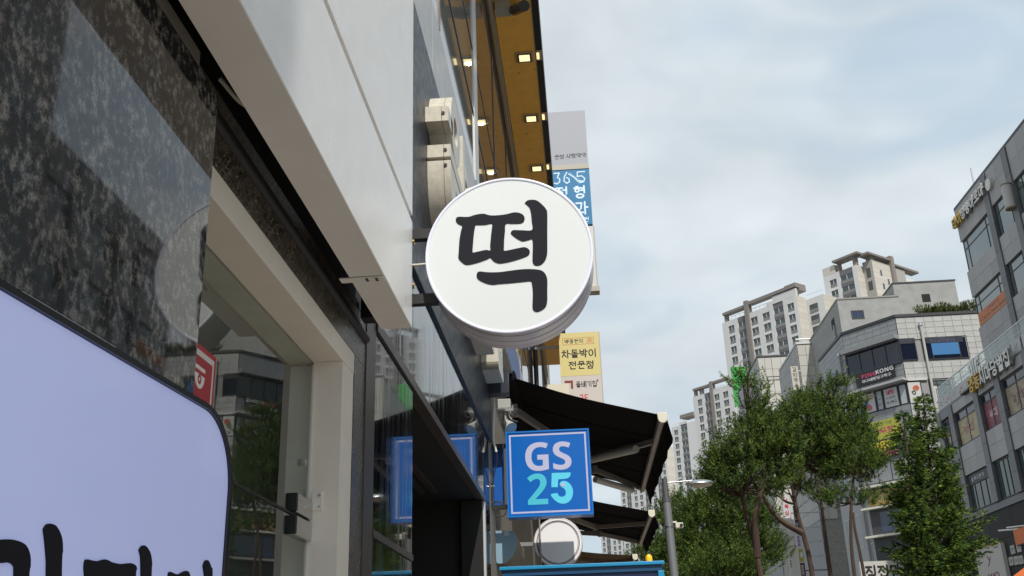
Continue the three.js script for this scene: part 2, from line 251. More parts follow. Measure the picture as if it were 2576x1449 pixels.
// ------------------------------------------------------------------ the stone-fronted shop on the left
const XS = -0.832, XW = -0.9, XG = -1.02, XF = -0.66;
{
  const t = thing('stone_shop', 'dark polished stone shopfront with glass door in a white frame', 'building', V(-3, 0, -1));
  box(t, 'stone_panel', M.stone, XS - 0.035, XS, 0, 2.89, 2.5, -2.063);
  box(t, 'front_wall', M.interior, -1.12, XS - 0.037, 0, 2.99, 2.5, -2.02);
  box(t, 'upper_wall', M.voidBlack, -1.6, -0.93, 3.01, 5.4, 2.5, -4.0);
  box(t, 'granite_lintel', M.lintel, -1.1, XW, 2.797, 2.9, -2.02, -4.09);
  put(t, 'lintel_bar', new THREE.CylinderGeometry(0.025, 0.025, 2.05, 14).rotateX(Math.PI / 2), M.black, V(XW - 0.006, 2.926, -3.06));
  box(t, 'granite_lintel', M.lintel, -1.1, XW, 2.952, 3.008, -2.02, -4.09);
  const head = box(t, 'door_frame', M.frameWhite, XG - 0.001, XW - 0.002, 2.712, 2.796, -2.02, -3.888);
  box(head, 'inner_head', M.plaster, -1.12, XG - 0.012, 2.712, 2.79, -2.02, -3.72);
  const jamb = box(t, 'door_frame', M.frameWhite, XG + 0.001, XW - 0.004, 0, 2.711, -3.70, -3.89);
  box(jamb, 'inner_jamb', M.plaster, -1.12, XG - 0.012, 0, 2.71, -3.735, -3.9);
  box(jamb, 'sealant_bead', M.sealant, XG - 0.004, XG + 0.006, 0, 2.70, -3.692, -3.699);
  box(t, 'granite_pier', M.lintel, -1.1, XW - 0.001, 0, 2.796, -3.891, -4.09);
  box(t, 'side_wall', M.interior, -1.12, -1.105, 0, 3.0, -3.902, -5.0);
  const tr = put(t, 'transom_pane', new THREE.PlaneGeometry(1.72, 0.607).rotateY(Math.PI / 2), M.doorGlass, V(XG, 2.407, -2.875)); tr.castShadow = false;
  const leaf = put(t, 'door_leaf', new THREE.PlaneGeometry(1.69, 2.075).rotateY(Math.PI / 2), M.doorGlass, V(XG, 1.057, -2.875)); leaf.castShadow = false;
  box(t, 'glass_joint', M.black, XG - 0.006, XG + 0.006, 2.0955, 2.1025, -2.02, -3.7);
  for (const [a, b] of [[2.104, 2.172], [2.026, 2.094]]) { const pf = rbox(t, 'patch_fitting', M.steel, XG - 0.02, XG + 0.022, a, b, -3.49, -3.698, 0.006); rbox(pf, 'end_cap', M.black, XG - 0.018, XG + 0.0235, a + 0.002, b - 0.002, -3.478, -3.492, 0.004); }
  const hp = rbox(t, 'hinge_plate', M.frameWhite, -1.005, -0.962, 2.138, 2.208, -3.695, -3.70, 0.003);
  for (const y of [2.152, 2.194]) put(hp, 'screw', new THREE.CylinderGeometry(0.006, 0.006, 0.004, 10).rotateX(Math.PI / 2), M.steel, V(-0.975, y, -3.6935));
  put(t, 'lock_button', new THREE.CylinderGeometry(0.012, 0.014, 0.014, 14).rotateZ(Math.PI / 2), M.plasticGrey, V(XG + 0.008, 2.30, -3.60));
  // the room behind the glass
  box(t, 'room_floor', M.floorIn, -6, -1.12, 0.0, 0.13, 2.5, -5.0); box(t, 'room_ceiling', M.interior, -6, -1.125, 2.9, 3.0, 2.5, -5.0);
  box(t, 'room_wall', M.interior, -3.3, -3.2, 0, 2.9, 2.39, -4.99); box(t, 'room_wall', M.interior, -6, -1.12, 0.13, 2.9, -5.0, -5.1); box(t, 'room_wall', M.interior, -6, -1.12, 0.13, 2.9, 2.5, 2.4);
  box(t, 'ceiling_beam', M.interior, -5.9, -1.6, 2.78, 2.9, -2.6, -2.75);
  put(t, 'cable_loop', tubeGeo([V(-0.86, 2.985, -2.13), V(-0.82, 2.95, -2.2), V(-0.78, 2.98, -2.28), V(-0.77, 3.06, -2.3)], 0.006), M.cable);
  box(t, 'roof_slab', M.concrete, -8, -1.0, 5.41, 5.6, 2.5, -4.0);
}
// fascia of white panels
{
  const t = thing('sign_fascia', 'blank white panel fascia with one groove above the stone shopfront', 'fascia', V(XF, 2.89, -1));
  const zE0 = -3.86, zJ0 = -3.275, g0 = 3.364, g1 = 3.396;
  box(t, 'front_panel', M.fasciaWhite, XF - 0.012, XF, 2.892, g0, 2.5, zE0);
  box(t, 'groove', M.grooveGrey, XF - 0.02, XF - 0.0125, g0 - 0.01, g1 + 0.01, 2.5, zE0 + 0.004);
  box(t, 'front_panel', M.fasciaWhite, XF - 0.012, XF, g1, 5.2, 2.5, zE0);
  box(t, 'soffit_panel', M.fasciaSoffit, -0.785, XF - 0.001, 2.888, 2.8915, 2.5, zJ0 + 0.003);
  const jn = box(t, 'joint_strip', M.fasciaSoffit, -0.822, XF - 0.002, 2.8835, 2.8875, zJ0, zJ0 - 0.042);
  for (const x of [-0.69, -0.725]) for (const dz of [0.012, 0.028]) put(jn, 'screw', new THREE.CylinderGeometry(0.0055, 0.0055, 0.004, 8), M.bronze, V(x, 2.8825, zJ0 - dz));
  box(t, 'soffit_panel', M.fasciaSoffit, -0.786, XF - 0.001, 2.888, 2.8915, zJ0 - 0.045, zE0 + 0.001);
  box(t, 'end_panel', M.fasciaWhite, -0.785, XF - 0.013, 2.893, 5.2, zE0 + 0.002, zE0 + 0.012);
  box(t, 'back_panel', M.voidBlack, -0.784, -0.776, 2.893, 5.2, 2.5, zE0 + 0.013);
  box(t, 'top_cover', M.fasciaWhite, -0.94, XF - 0.001, 5.201, 5.22, 2.5, zE0);
}
// blade sign above and behind the viewer; its shade falls across the near fascia
{
  const t = thing('blade_sign', 'tall white blade sign with rounded edge standing out from the shop', 'sign', V(-0.35, 3.6, 1.2));
  const s = new THREE.Shape(); s.moveTo(-0.64, 3.7); s.lineTo(-0.1, 3.7); s.bezierCurveTo(0.16, 4.4, 0.235, 6.0, 0.235, 7.1); s.bezierCurveTo(0.235, 8.2, 0.15, 8.6, -0.1, 8.8); s.lineTo(-0.64, 8.8);
  put(t, 'sign_body', new THREE.ExtrudeGeometry(s, { depth: 0.18, bevelEnabled: false }), M.acrylWhite, V(0, 0, 1.15));
  for (const y of [4.2, 8.2]) box(t, 'bracket', M.black, -1.05, -0.64, y, y + 0.05, 1.2, 1.26);
}
// light box with rounded corners, lower left
{
  const A = V(-0.7525, 0, -1.185), B = V(-0.72, 0, -1.78), f = new Face(B.x, B.z, B.x - A.x, B.z - A.z);
  const uR = f.uv([584, 1150])[0], vT = (f.uv([0, 718])[1] + f.uv([480, 984])[1]) / 2, uL = -2.0, vB = 1.05, r = 0.15;
  const rr2 = (d) => { const s = new THREE.Shape(), a = uL + d, b = uR - d, c = vB + d, e = vT - d, q = r - d; s.moveTo(a + q, c); s.lineTo(b - q, c); s.absarc(b - q, c + q, q, -Math.PI / 2, 0); s.lineTo(b, e - q); s.absarc(b - q, e - q, q, 0, Math.PI / 2); s.lineTo(a + q, e); s.absarc(a + q, e - q, q, Math.PI / 2, Math.PI); s.lineTo(a, c + q); s.absarc(a + q, c + q, q, Math.PI, Math.PI * 1.5); return s; };
  const t = thing('light_box_sign', 'pale lavender light box with rounded corners, black trim and black brush letters', 'sign', f.at(0, vB));
  const ex = (s, d, n) => { const g = new THREE.ExtrudeGeometry(s, { depth: d, bevelEnabled: false, curveSegments: 16 }); return [g, f.at(0, 0, n)]; };
  const ring = rr2(0); ring.holes.push(new THREE.Path(rr2(0.0105).getPoints(20)));
  put(t, 'trim', ...((a) => [a[0], M.blackGloss, a[1], f.q])(ex(ring, 0.085, -0.08)));
  put(t, 'sign_face', ...((a) => [a[0], M.lavender, a[1], f.q])(ex(rr2(0.0125), 0.07, -0.07)));
  const e0 = f.uv([55, 743])[0], e1 = f.uv([290, 884])[0];
  f.box(t, 'edge_strip', M.alum, e0, e1, vT + 0.0005, vT + 0.004, -0.02, 0.0);
  const P = ['-90,1290 0,1275 60,1278 110,1300 132,1345 135,1400 128,1460 120,1800 55,1800 60,1449 55,1400 30,1385 0,1388 -90,1392', '200,1225 215,1203 235,1200 262,1215 285,1265 290,1330 285,1400 276,1900 215,1900 215,1449 215,1380 208,1290', '397,1385 405,1370 430,1375 460,1378 495,1370 530,1385 570,1392 615,1388 640,1400 645,1420 640,1449 635,1700 420,1700 398,1449 395,1410', '658,1325 672,1305 690,1308 710,1340 718,1390 715,1449 705,1850 672,1850 668,1420 665,1350', '798,1449 805,1430 840,1442 900,1444 905,1700 800,1700', '965,1400 975,1376 990,1378 1003,1410 1008,1449 1003,1800 975,1800 972,1449'];
  for (const s of P) { const sh = new THREE.Shape(pl(s).map(([a, b]) => { const [u, v] = f.uv(zN(a, b)); return new THREE.Vector2(u, Math.max(v, vB + 0.05)); })); const g = new THREE.ExtrudeGeometry(new THREE.Shape(new THREE.SplineCurve([...sh.getPoints()]).getPoints(80)), { depth: 0.003, bevelEnabled: false }); put(t, 'brush_letter', g, M.letterBlack, f.at(0, 0, 0.0005), f.q); }
  for (const u of [-1.5, -0.3]) f.box(t, 'mount', M.black, u, u + 0.05, 1.2, 1.9, -0.14, -0.081);
}
// security sticker behind the glass
{
  const tex = canvasTex(256, 300, '#b3202c', (c) => {
    c.fillStyle = '#d9d7d4'; c.fillRect(14, 16, 228, 268); c.fillStyle = '#ad2430'; c.fillRect(30, 34, 200, 128);
    c.fillStyle = '#e8e6e2'; c.fillRect(88, 62, 84, 12); c.beginPath(); c.arc(130, 86, 42, 0, Math.PI); c.fill(); c.fillStyle = '#ad2430'; c.fillRect(86, 79, 90, 5); c.beginPath(); c.arc(130, 100, 15, 0, 7); c.fill(); c.fillStyle = '#e8e6e2'; c.beginPath(); c.arc(130, 100, 6, 0, 7); c.fill();
    hangul(c, '시설안전관리', 36, 178, 31, 4, '#3a3a3c', 1.06); c.fillStyle = '#77777a'; c.fillRect(40, 230, 176, 3); c.fillRect(40, 246, 130, 3); c.fillRect(40, 262, 150, 3);
  });
  const f = new Face(XG, 0, 0, -1);
  const s = f.sign(null, 'security_sticker', tex, Q(0.5, 0.02, 0.03), 2.44, 2.664, 2.135, 2.415, 0.003, 0.0045);
  Object.assign(s.userData, { label: 'red and white camera warning sticker on the door glass', category: 'sticker' });
}
// round projecting sign with the big black syllable
{
  const zf = -3.85, C = V(-0.251, 3.192, zf), t = thing('round_sign', 'round white projecting sign with one large black brushed syllable', 'sign', C.clone());
  const rim = [[0.339, 0.004], [0.342, 0.0], [0.350, 0.0], [0.3525, 0.004], [0.3525, 0.030], [0.349, 0.034], [0.349, 0.062], [0.3455, 0.066], [0.3455, 0.128], [0.349, 0.132], [0.349, 0.178], [0.3525, 0.182], [0.3525, 0.216], [0.349, 0.22], [0.0, 0.22]];
  const lathe = new THREE.LatheGeometry(rim.map(([a, b]) => new THREE.Vector2(a, b)), 96); lathe.rotateX(-Math.PI / 2);
  put(t, 'drum', lathe, M.rimWhite, C);
  for (const d of [0.0475, 0.13, 0.1805]) put(t, 'rim_seam', new THREE.TorusGeometry(d === 0.13 ? 0.3475 : 0.3502, 0.0012, 6, 96), M.grooveGrey, C.clone().add(V(0, 0, -d)));
  const face = new THREE.CylinderGeometry(0.3395, 0.3395, 0.012, 96).rotateX(Math.PI / 2); put(t, 'sign_face', face, M.acrylWhite, C.clone().add(V(0, 0, -0.010)));
  const zt = zf - 0.0038, spl = (s, n) => { const p = pl(s).map(([a, b]) => { const q = onZ(zR(a, b), zt); return new THREE.Vector2(q.x, q.y); }); p.push(p[0].clone()); return new THREE.SplineCurve(p).getPoints(n); };
  const dd = new THREE.Shape(spl('388,410 395,395 415,389 480,390 530,375 590,367 640,379 700,378 760,370 810,358 850,360 880,375 892,400 885,425 860,438 800,441 754,443 748,500 742,560 741,610 743,637 780,633 840,620 890,612 920,625 930,645 920,670 880,690 800,715 740,728 700,730 665,715 640,690 620,700 560,722 500,738 460,740 430,720 408,692 410,640 415,560 425,500 434,458 410,445 392,428', 260));
  dd.holes.push(new THREE.Path(spl('532,450 526,480 520,520 513,600 511,640 516,651 560,642 610,632 640,635 640,600 645,540 653,470 655,447 645,440 600,449', 120)));
  const eo = new THREE.Shape(spl('893,290 910,272 940,265 980,270 1020,300 1050,335 1058,370 1058,500 1058,640 1050,690 1030,725 1000,745 970,745 952,725 950,680 952,620 948,557 920,560 880,569 850,558 815,535 792,512 797,495 815,487 870,488 946,485 944,420 938,360 925,320', 200));
  const gk = new THREE.Shape(spl('540,825 545,800 565,790 620,795 700,795 780,785 860,775 920,772 980,775 1020,785 1045,810 1058,850 1058,930 1058,1000 1050,1040 1030,1065 995,1083 970,1083 952,1065 950,1020 952,940 945,880 935,862 880,866 780,876 700,882 660,887 620,880 575,862 550,845', 200));
  for (const s of [dd, eo, gk]) put(t, 'letter_stroke', new THREE.ExtrudeGeometry(s, { depth: 0.0025, bevelEnabled: false }), M.letterBlack, V(0, 0, zt));
  const zm = zf - 0.11;
  for (const y of [3.045, 3.345]) box(t, 'arm', M.black, -0.69, -0.565, y - 0.022, y + 0.022, zm - 0.02, zm + 0.02);
  const pt = box(t, 'mount_plate', M.zinc, -0.70, -0.69, 2.99, 3.40, zm - 0.06, zm + 0.06);
  for (const y of [3.10, 3.30]) { put(pt, 'bolt', new THREE.CylinderGeometry(0.014, 0.014, 0.03, 6).rotateZ(Math.PI / 2), M.brass, V(-0.676, y, zm + 0.035)); put(pt, 'washer', new THREE.CylinderGeometry(0.02, 0.02, 0.004, 16).rotateZ(Math.PI / 2), M.zinc, V(-0.688, y, zm + 0.035)); }
  put(t, 'supply_cable', tubeGeo([V(-0.70, 3.2, zm + 0.03), V(-0.66, 3.195, zm + 0.03), V(-0.61, 3.20, zm + 0.02), V(-0.585, 3.2, zm)], 0.006), M.cable);
  box(t, 'mount_post', M.black, -0.89, -0.70, 2.97, 3.44, zm - 0.05, zm + 0.03);
}

// ------------------------------------------------------------------ the neighbouring building with glass front and orange canopy
{
  const t = thing('glass_front_building', 'building with dark glass shopfront, recessed black entrance and ribbon windows', 'building', V(-4, 0, -15));
  const body = std(L(0.2, 0.2, 0.2), 0.8), top = 13.2;
  box(t, 'wall', body, -8, -0.935, 3.1, top, -4.01, -30);
  box(t, 'wall', body, -1.35, -0.935, 0, 3.1, -4.1, -5.25); box(t, 'wall', body, -8, -0.935, 0, 3.1, -9.25, -30);
  const Wf = new Face(XW, 0, 0, -1);   // u = -z
  Wf.box(t, 'metal_pier', M.bronze, 4.092, 4.283, 0, 3.06, -0.03, 0.004);
  // dark glass panes
  Wf.box(t, 'pane', M.darkGlass, 4.286, 5.30, 0.05, 2.11, -0.03, 0); Wf.box(t, 'pane', M.darkGlass, 4.286, 5.30, 2.145, 3.03, -0.03, 0);
  Wf.box(t, 'rail', M.bronze, 4.286, 5.30, 2.112, 2.143, -0.03, 0.008);
  const us = [4.286, 5.30, 6.7, 7.9, 9.23, 9.75]; for (let i = 0; i + 1 < us.length; i++) Wf.box(t, 'pane', M.darkGlass, us[i] + 0.003, us[i + 1] - 0.003, 3.085, 3.72, -0.03, 0.0005 * (i % 2));
  Wf.box(t, 'pane', M.darkGlass, 9.245, 9.75, 0.05, 3.08, -0.03, 0);
  Wf.box(t, 'transom_bar', M.bronze, 4.286, 9.24, 3.032, 3.083, -0.06, 0.012);
  Wf.box(t, 'jamb_trim', M.alum, 9.17, 9.242, 0, 3.03, -0.06, 0.01); Wf.box(t, 'jamb_trim', M.voidBlack, 9.10, 9.168, 0, 3.03, -0.2, -0.01);
  // recessed entrance
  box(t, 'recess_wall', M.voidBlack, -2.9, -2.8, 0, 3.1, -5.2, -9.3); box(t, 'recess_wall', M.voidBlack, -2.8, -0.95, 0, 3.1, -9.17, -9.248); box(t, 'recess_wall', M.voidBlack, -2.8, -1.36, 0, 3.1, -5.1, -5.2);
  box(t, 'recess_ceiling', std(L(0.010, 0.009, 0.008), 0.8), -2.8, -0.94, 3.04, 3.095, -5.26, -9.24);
  for (let i = 0; i < 12; i++) box(t, 'ceiling_slat', M.bronze, -2.5 + i * 0.11, -2.45 + i * 0.11, 3.02, 3.038, -6.2, -8.6);
  box(t, 'door_mullion', M.bronze, -2.79, -2.75, 0, 3.02, -7.2, -7.25);
  // sign band and panels above
  Wf.box(t, 'sign_band', M.navyPanel, 4.02, 9.9, 3.722, 5.5, -0.03, 0.02);
  for (const [a, b] of [[4.02, 6.0], [6.01, 8.0], [8.01, 9.9], [9.91, 12], [12.01, 14], [14.01, 16]]) Wf.box(t, 'cladding_panel', M.lightPanel, a, b, 5.505, 6.13, -0.03, 0.012);
  Wf.box(t, 'shadow_joint', M.black, 4.02, 30, 6.131, 6.165, -0.03, -0.01);
  const bays = [[4.05, 6.4], [6.43, 8.92], [9.3, 11.5], [11.53, 13.8], [13.83, 16.1], [16.13, 18.4], [18.43, 22], [22.03, 25.6]];
  bays.forEach(([a, b], i) => { const m = i < 2 ? M.winGlass : M.winGlassBrown; Wf.box(t, 'window', m, a, b, 6.17, 6.91, -0.03, 0); Wf.box(t, 'window', m, a, b, 6.955, 7.70, -0.03, 0.001); Wf.box(t, 'window', m, a, b, 7.745, 9.55, -0.03, 0); });
  for (const y of [6.912, 7.702]) Wf.box(t, 'window_rail', M.black, 4.05, 26, y, y + 0.041, -0.03, 0.006);
  bays.forEach(([a], i) => { if (i) Wf.box(t, 'mullion', i === 2 ? M.alum : M.bronze, i === 2 ? 8.93 : a - 0.028, i === 2 ? 9.29 : a - 0.002, 6.17, 9.55, -0.03, 0.011); });
  Wf.box(t, 'cladding_panel', M.lightPanel, 9.95, 30, 5.06, 5.495, -0.03, 0.008);
  Wf.box(t, 'head_trim', M.bronze, 4.05, 29, 9.555, 9.72, -0.03, 0.03); Wf.box(t, 'head_trim', M.fixture, 4.05, 29, 9.725, 9.80, -0.03, 0.045); Wf.box(t, 'head_trim', M.awnMetal, 4.05, 29, 9.805, 9.94, -0.03, 0.07);
  box(t, 'grey_wall', M.beige, -0.934, XW, 0, 5.05, -9.76, -29.9);
  box(t, 'roof_slab', M.concrete, -8, -0.95, top + 0.005, top + 0.2, -4.01, -30);
}
{ // canopy with lit lamps
  const t = thing('orange_canopy', 'long orange soffit canopy with square lit lamps and black edge', 'canopy', V(-0.57, 9.95, -16));
  const y = 9.95, z0 = -6.5, z1 = -28.2;
  box(t, 'soffit_panel', M.orange, -0.825, -0.325, y, y + 0.03, z0, z1);
  box(t, 'edge_band', M.black, -0.323, -0.228, y + 0.015, y + 0.42, z0, z1);
  box(t, 'edge_trim', M.fixture, -0.334, -0.322, y - 0.006, y + 0.014, z0, z1);
  box(t, 'cover', M.black, -0.93, -0.326, y + 0.035, y + 0.40, z0, z1);
  for (let i = 0; i < 9; i++) {
    const z = -10.72 - i * 1.727 , x = -0.49;
    const l = rbox(t, 'lamp_frame', M.fixture, x - 0.13, x + 0.13, y - 0.022, y - 0.001, z - 0.13, z + 0.13, 0.006);
    box(l, 'lamp_collar', M.bronze, x - 0.105, x + 0.105, y - 0.027, y - 0.0225, z - 0.105, z + 0.105);
    box(l, 'lamp_lens', M.lampGlow, x - 0.075, x + 0.075, y - 0.033, y - 0.0275, z - 0.075, z + 0.075);
    const p = new THREE.SpotLight(new THREE.Color(1, 0.8, 0.42), 0.6, 0, 1.2, 0.8); p.position.set(x, y - 0.045, z).sub(t.position); p.target.position.set(x, y - 3, z).sub(t.position); p.target.name = 'lamp_aim'; t.add(p.target); p.shadow.radius = 2; p.castShadow = true; p.name = 'lamp_light'; t.add(p);
    const e = rbox(t, 'lamp_frame', M.fixture, -0.318, -0.235, y - 0.004, y + 0.014, z - 0.12, z + 0.12, 0.004);
    box(e, 'lamp_lens', M.lampGlow, -0.312, -0.275, y - 0.010, y - 0.0045, z - 0.08, z + 0.08);
  }
  const cam = thing('security_camera', 'black bullet security camera hanging under the orange soffit', 'camera', V(-0.47, y - 0.06, -11.0));
  rod(cam, 'camera_body', M.blackGloss, V(-0.55, y - 0.10, -11.2), V(-0.40, y - 0.34, -10.8), 0.075, 20); rod(cam, 'stem', M.black, V(-0.52, y - 0.001, -11.2), V(-0.50, y - 0.16, -11.2), 0.018);
  box(cam, 'cable_box', M.plasticGrey, -0.80, -0.60, y - 0.12, y - 0.002, -11.3, -11.1);
}
{ // raised letter sign on the dark band
  const f = new Face(-0.88, 0, 0, -1), t = thing('raised_letter_sign', 'large cream raised letters standing on the dark sign band', 'sign', f.at(7.6, 4.2));
  const dep = 0.15, back = 0.105;
  const two = (g, n0) => g;
  const solid = (name, shape) => {
    const o = { bevelEnabled: false, curveSegments: 14 };
    const a = put(t, name, new THREE.ExtrudeGeometry(shape, { ...o, depth: back }), M.cream, f.at(0, 0, 0.001), f.q);
    put(a, 'letter_face', new THREE.ExtrudeGeometry(shape, { ...o, depth: dep - back - 0.006 }), M.cream, f.at(0, 0, back + 0.004), f.q);
    put(a, 'face_plate', new THREE.ExtrudeGeometry(shape, { ...o, depth: 0.003 }), M.creamFace, f.at(0, 0, dep - 0.001), f.q);
    return a;
  };
  const ring = new THREE.Shape(); ring.absarc(5.99, 5.02, 0.24, 0, Math.PI * 2); const hl = new THREE.Path(); hl.absarc(5.99, 5.02, 0.1, 0, Math.PI * 2); ring.holes.push(hl);
  const rectS = (a, b, c, d) => { const s = new THREE.Shape(); s.moveTo(a, c); s.lineTo(b, c); s.lineTo(b, d); s.lineTo(a, d); return s; };
  solid('letter', ring);
  const b1 = rectS(5.61, 5.83, 4.895, 5.005); solid('letter', b1);
  solid('letter', rectS(5.70, 6.75, 4.682, 4.772));
  const bowl = new THREE.Shape(); bowl.moveTo(5.70, 4.655); bowl.lineTo(6.55, 4.655); bowl.lineTo(6.55, 4.36); bowl.bezierCurveTo(6.5, 4.22, 6.0, 4.2, 5.82, 4.32); bowl.bezierCurveTo(5.74, 4.4, 5.70, 4.5, 5.70, 4.655);
  const bh = new THREE.Path(); bh.moveTo(5.95, 4.56); bh.lineTo(6.35, 4.56); bh.lineTo(6.35, 4.42); bh.lineTo(6.0, 4.42); bowl.holes.push(bh); solid('letter', bowl);
  solid('letter', rectS(6.42, 6.54, 4.79, 5.24)); solid('letter', rectS(6.555, 6.70, 4.95, 5.06));
  for (const [x, s] of [[6.95, '국'], [7.9, '밥'], [8.85, '집']]) { const g = strokeSolid(glyph(s), 0.86, 0.12, dep); const m = put(t, 'letter', g, M.cream, f.at(x, 5.14, 0.001), f.q); put(m, 'face_plate', strokeSolid(glyph(s), 0.86, 0.117, 0.003), M.creamFace, f.at(x, 5.14, dep + 0.006), f.q); }
  for (const [u, v] of [[5.612, 4.95], [5.702, 4.73], [5.702, 4.62]]) put(t, 'screw', new THREE.CylinderGeometry(0.012, 0.012, 0.012, 10).rotateX(Math.PI / 2), M.black, f.at(u - 0.002, v, 0.118));
  put(t, 'end_box', boxGeo(0.17, 0.25, 0.22), M.navyPanel, f.at(9.78, 4.30, 0.086), f.q);
}

// ------------------------------------------------------------------ convenience store signs, wires and awnings
{
  const z = -10, f = new Face(0, z, 1, 0), [u0, u1, v0, v1] = f.quad([zS(368, 115), zS(1475, 72), zS(1535, 1212), zS(395, 1250)]);
  const t = thing('square_sign', 'square blue projecting sign reading GS 25 in pale grey and cyan', 'sign', f.at((u0 + u1) / 2, v0));
  f.box(t, 'sign_box', M.gsFrame, u0, u1, v0, v1, -0.2, -0.012);
  f.box(t, 'sign_face', M.gsBlue, u0 + 0.018, u1 - 0.018, v0 + 0.018, v1 - 0.018, -0.012, -0.004);
  const fr = 0.016, e = 0.018; for (const [a, b, c, d] of [[u0, u1, v1 - fr, v1], [u0, u1, v0, v0 + fr], [u0, u0 + fr, v0 + fr, v1 - fr], [u1 - fr, u1, v0 + fr, v1 - fr]]) f.box(t, 'frame', M.gsFrame, a, b, c, d, -0.0115, 0.004);
  const b0 = 0.034, bw = 0.017; for (const [a, b, c, d] of [[u0 + b0, u1 - b0, v1 - b0 - bw, v1 - b0], [u0 + b0, u1 - b0, v0 + b0, v0 + b0 + bw], [u0 + b0, u0 + b0 + bw, v0 + b0 + bw, v1 - b0 - bw], [u1 - b0 - bw, u1 - b0, v0 + b0 + bw, v1 - b0 - bw]]) f.box(t, 'border_line', M.gsLetter, a, b, c, d, -0.0039, -0.0025);
  const fit = (ch, p, q, mat) => { const A = f.uv(zS(...p)), B = f.uv(zS(...q)), g = latin(ch, 1, 0.002), bb = g.boundingBox; g.translate(-bb.min.x, -bb.min.y, 0); g.scale((B[0] - A[0]) / (bb.max.x - bb.min.x), (A[1] - B[1]) / (bb.max.y - bb.min.y), 1); return put(t, 'letter', g, mat, f.at(A[0], B[1], -0.0039), f.q); };
  fit('G', [622, 262], [945, 628], M.gsLetter); fit('S', [985, 250], [1248, 612], M.gsLetter); fit('2', [650, 675], [935, 1075], M.gsCyan);
  // the numeral five with its dot
  const T = (s) => pl(s).map(([a, b]) => new THREE.Vector2(...f.uv(zS(a, b))));
  const bar5 = new THREE.Shape(T('980,662 1231,654 1229,690 1215,715 1190,732 1150,740 1066,746 1060,850 975,850'));
  put(t, 'letter', new THREE.ExtrudeGeometry(bar5, { depth: 0.002, bevelEnabled: false }), M.gsCyan2, f.at(0, 0, -0.0039), f.q);
  const bowl5 = new THREE.Shape(new THREE.SplineCurve(T('1085,820 1092,790 1110,772 1140,767 1180,775 1220,805 1250,850 1263,910 1255,970 1230,1020 1190,1055 1140,1069 1085,1062 1035,1035 995,995 970,945 1050,930 1068,955 1095,975 1125,976 1155,962 1167,930 1162,895 1140,865 1110,850 1085,820')).getPoints(160));
  put(t, 'letter', new THREE.ExtrudeGeometry(bowl5, { depth: 0.002, bevelEnabled: false }), M.gsCyan2, f.at(0, 0, -0.0038), f.q);
  const dc = f.uv(zS(1131, 818)); put(t, 'dot', new THREE.CylinderGeometry(0.021, 0.021, 0.003, 24).rotateX(Math.PI / 2), M.gsLetter, f.at(dc[0], dc[1], -0.0012), f.q);
  for (const y of [v0 + 0.12, v1 - 0.12]) f.box(t, 'bracket', M.black, -0.9, u0, y - 0.02, y + 0.02, -0.13, -0.08);
}
{
  const a = onZ(zS(205, 290), -10.25), b = onZ(zS(352, 1108), -10.25);
  const t = thing('blue_sign_panel', 'plain blue panel on the wall beside the square blue sign', 'panel', V(-0.8, b.y, -10.3));
  rbox(t, 'panel', M.gsDeep, -0.899, b.x, b.y, a.y, -10.22, -10.36, 0.008); box(t, 'lower_flange', M.gsFrame, -0.898, b.x - 0.004, b.y - 0.012, b.y - 0.001, -10.225, -10.35);
}
{ // fascia boards over the awnings
  const f = new Face(-0.75, 0, 0, -1);
  for (const [u0, u1, m, lb] of [[10.25, 10.62, Q(0.62, 0.62, 0.6), 'white end board of the row above the black awning'], [10.64, 13.0, M.gsDeep, 'deep blue sign board above the black awning'], [13.02, 14.6, Q(0.60, 0.60, 0.61), 'pale grey sign board above the black awning'], [14.62, 16.1, Q(0.16, 0.55, 0.68), 'cyan sign board above the black awning']]) {
    const t = thing('sign_board', lb, 'sign board', f.at((u0 + u1) / 2, 4.9, -0.07));
    f.box(t, 'board', m, u0, u1, 4.92, 5.45, -0.145, 0); f.box(t, 'lower_trim', M.alum, u0, u1, 4.895, 4.918, -0.14, -0.004); f.box(t, 'upper_trim', M.alum, u0, u1, 5.452, 5.475, -0.14, -0.004);
  }
}
{ // flood light and junction box
  const z = -10.12, P = (a, b, dz = 0) => onZ(zI(a, b), z + dz), a = P(275, 915), b = P(462, 1040);
  const t = thing('flood_light', 'grey wall lamp on a bracket with a junction box above', 'lamp', P(370, 1040));
  rbox(t, 'junction_box', M.plasticGrey, a.x, b.x, b.y, a.y, z - 0.12, z, 0.008); box(t, 'box_foot', M.awnMetal, a.x - 0.004, b.x + 0.03, b.y - 0.03, b.y - 0.001, z - 0.12, z + 0.004);
  rod(t, 'socket', M.awnMetal, P(385, 1085, -0.05), P(385, 1190, -0.05), 0.022); rod(t, 'socket', M.awnMetal, P(385, 1190, -0.05), P(380, 1275, -0.05), 0.030);
  rod(t, 'lamp_head', M.plasticGrey, P(385, 1255, -0.02), P(465, 1335, 0.03), 0.045, 14, 0.075);
  put(t, 'bracket', tubeGeo([P(430, 1090), P(480, 1060), P(495, 1000), P(470, 1085), P(440, 1150), P(480, 1205)], 0.006), M.awnMetal);
  put(t, 'lamp_cable', tubeGeo([P(500, 1050), P(560, 1080), P(500, 1150), P(440, 1120), P(450, 1190), P(560, 1240)], 0.007), M.cableBlack);
  box(t, 'clip', M.cable, P(262, 0).x, P(335, 0).x, P(0, 870).y, P(0, 735).y, z - 0.04, z - 0.02);
}
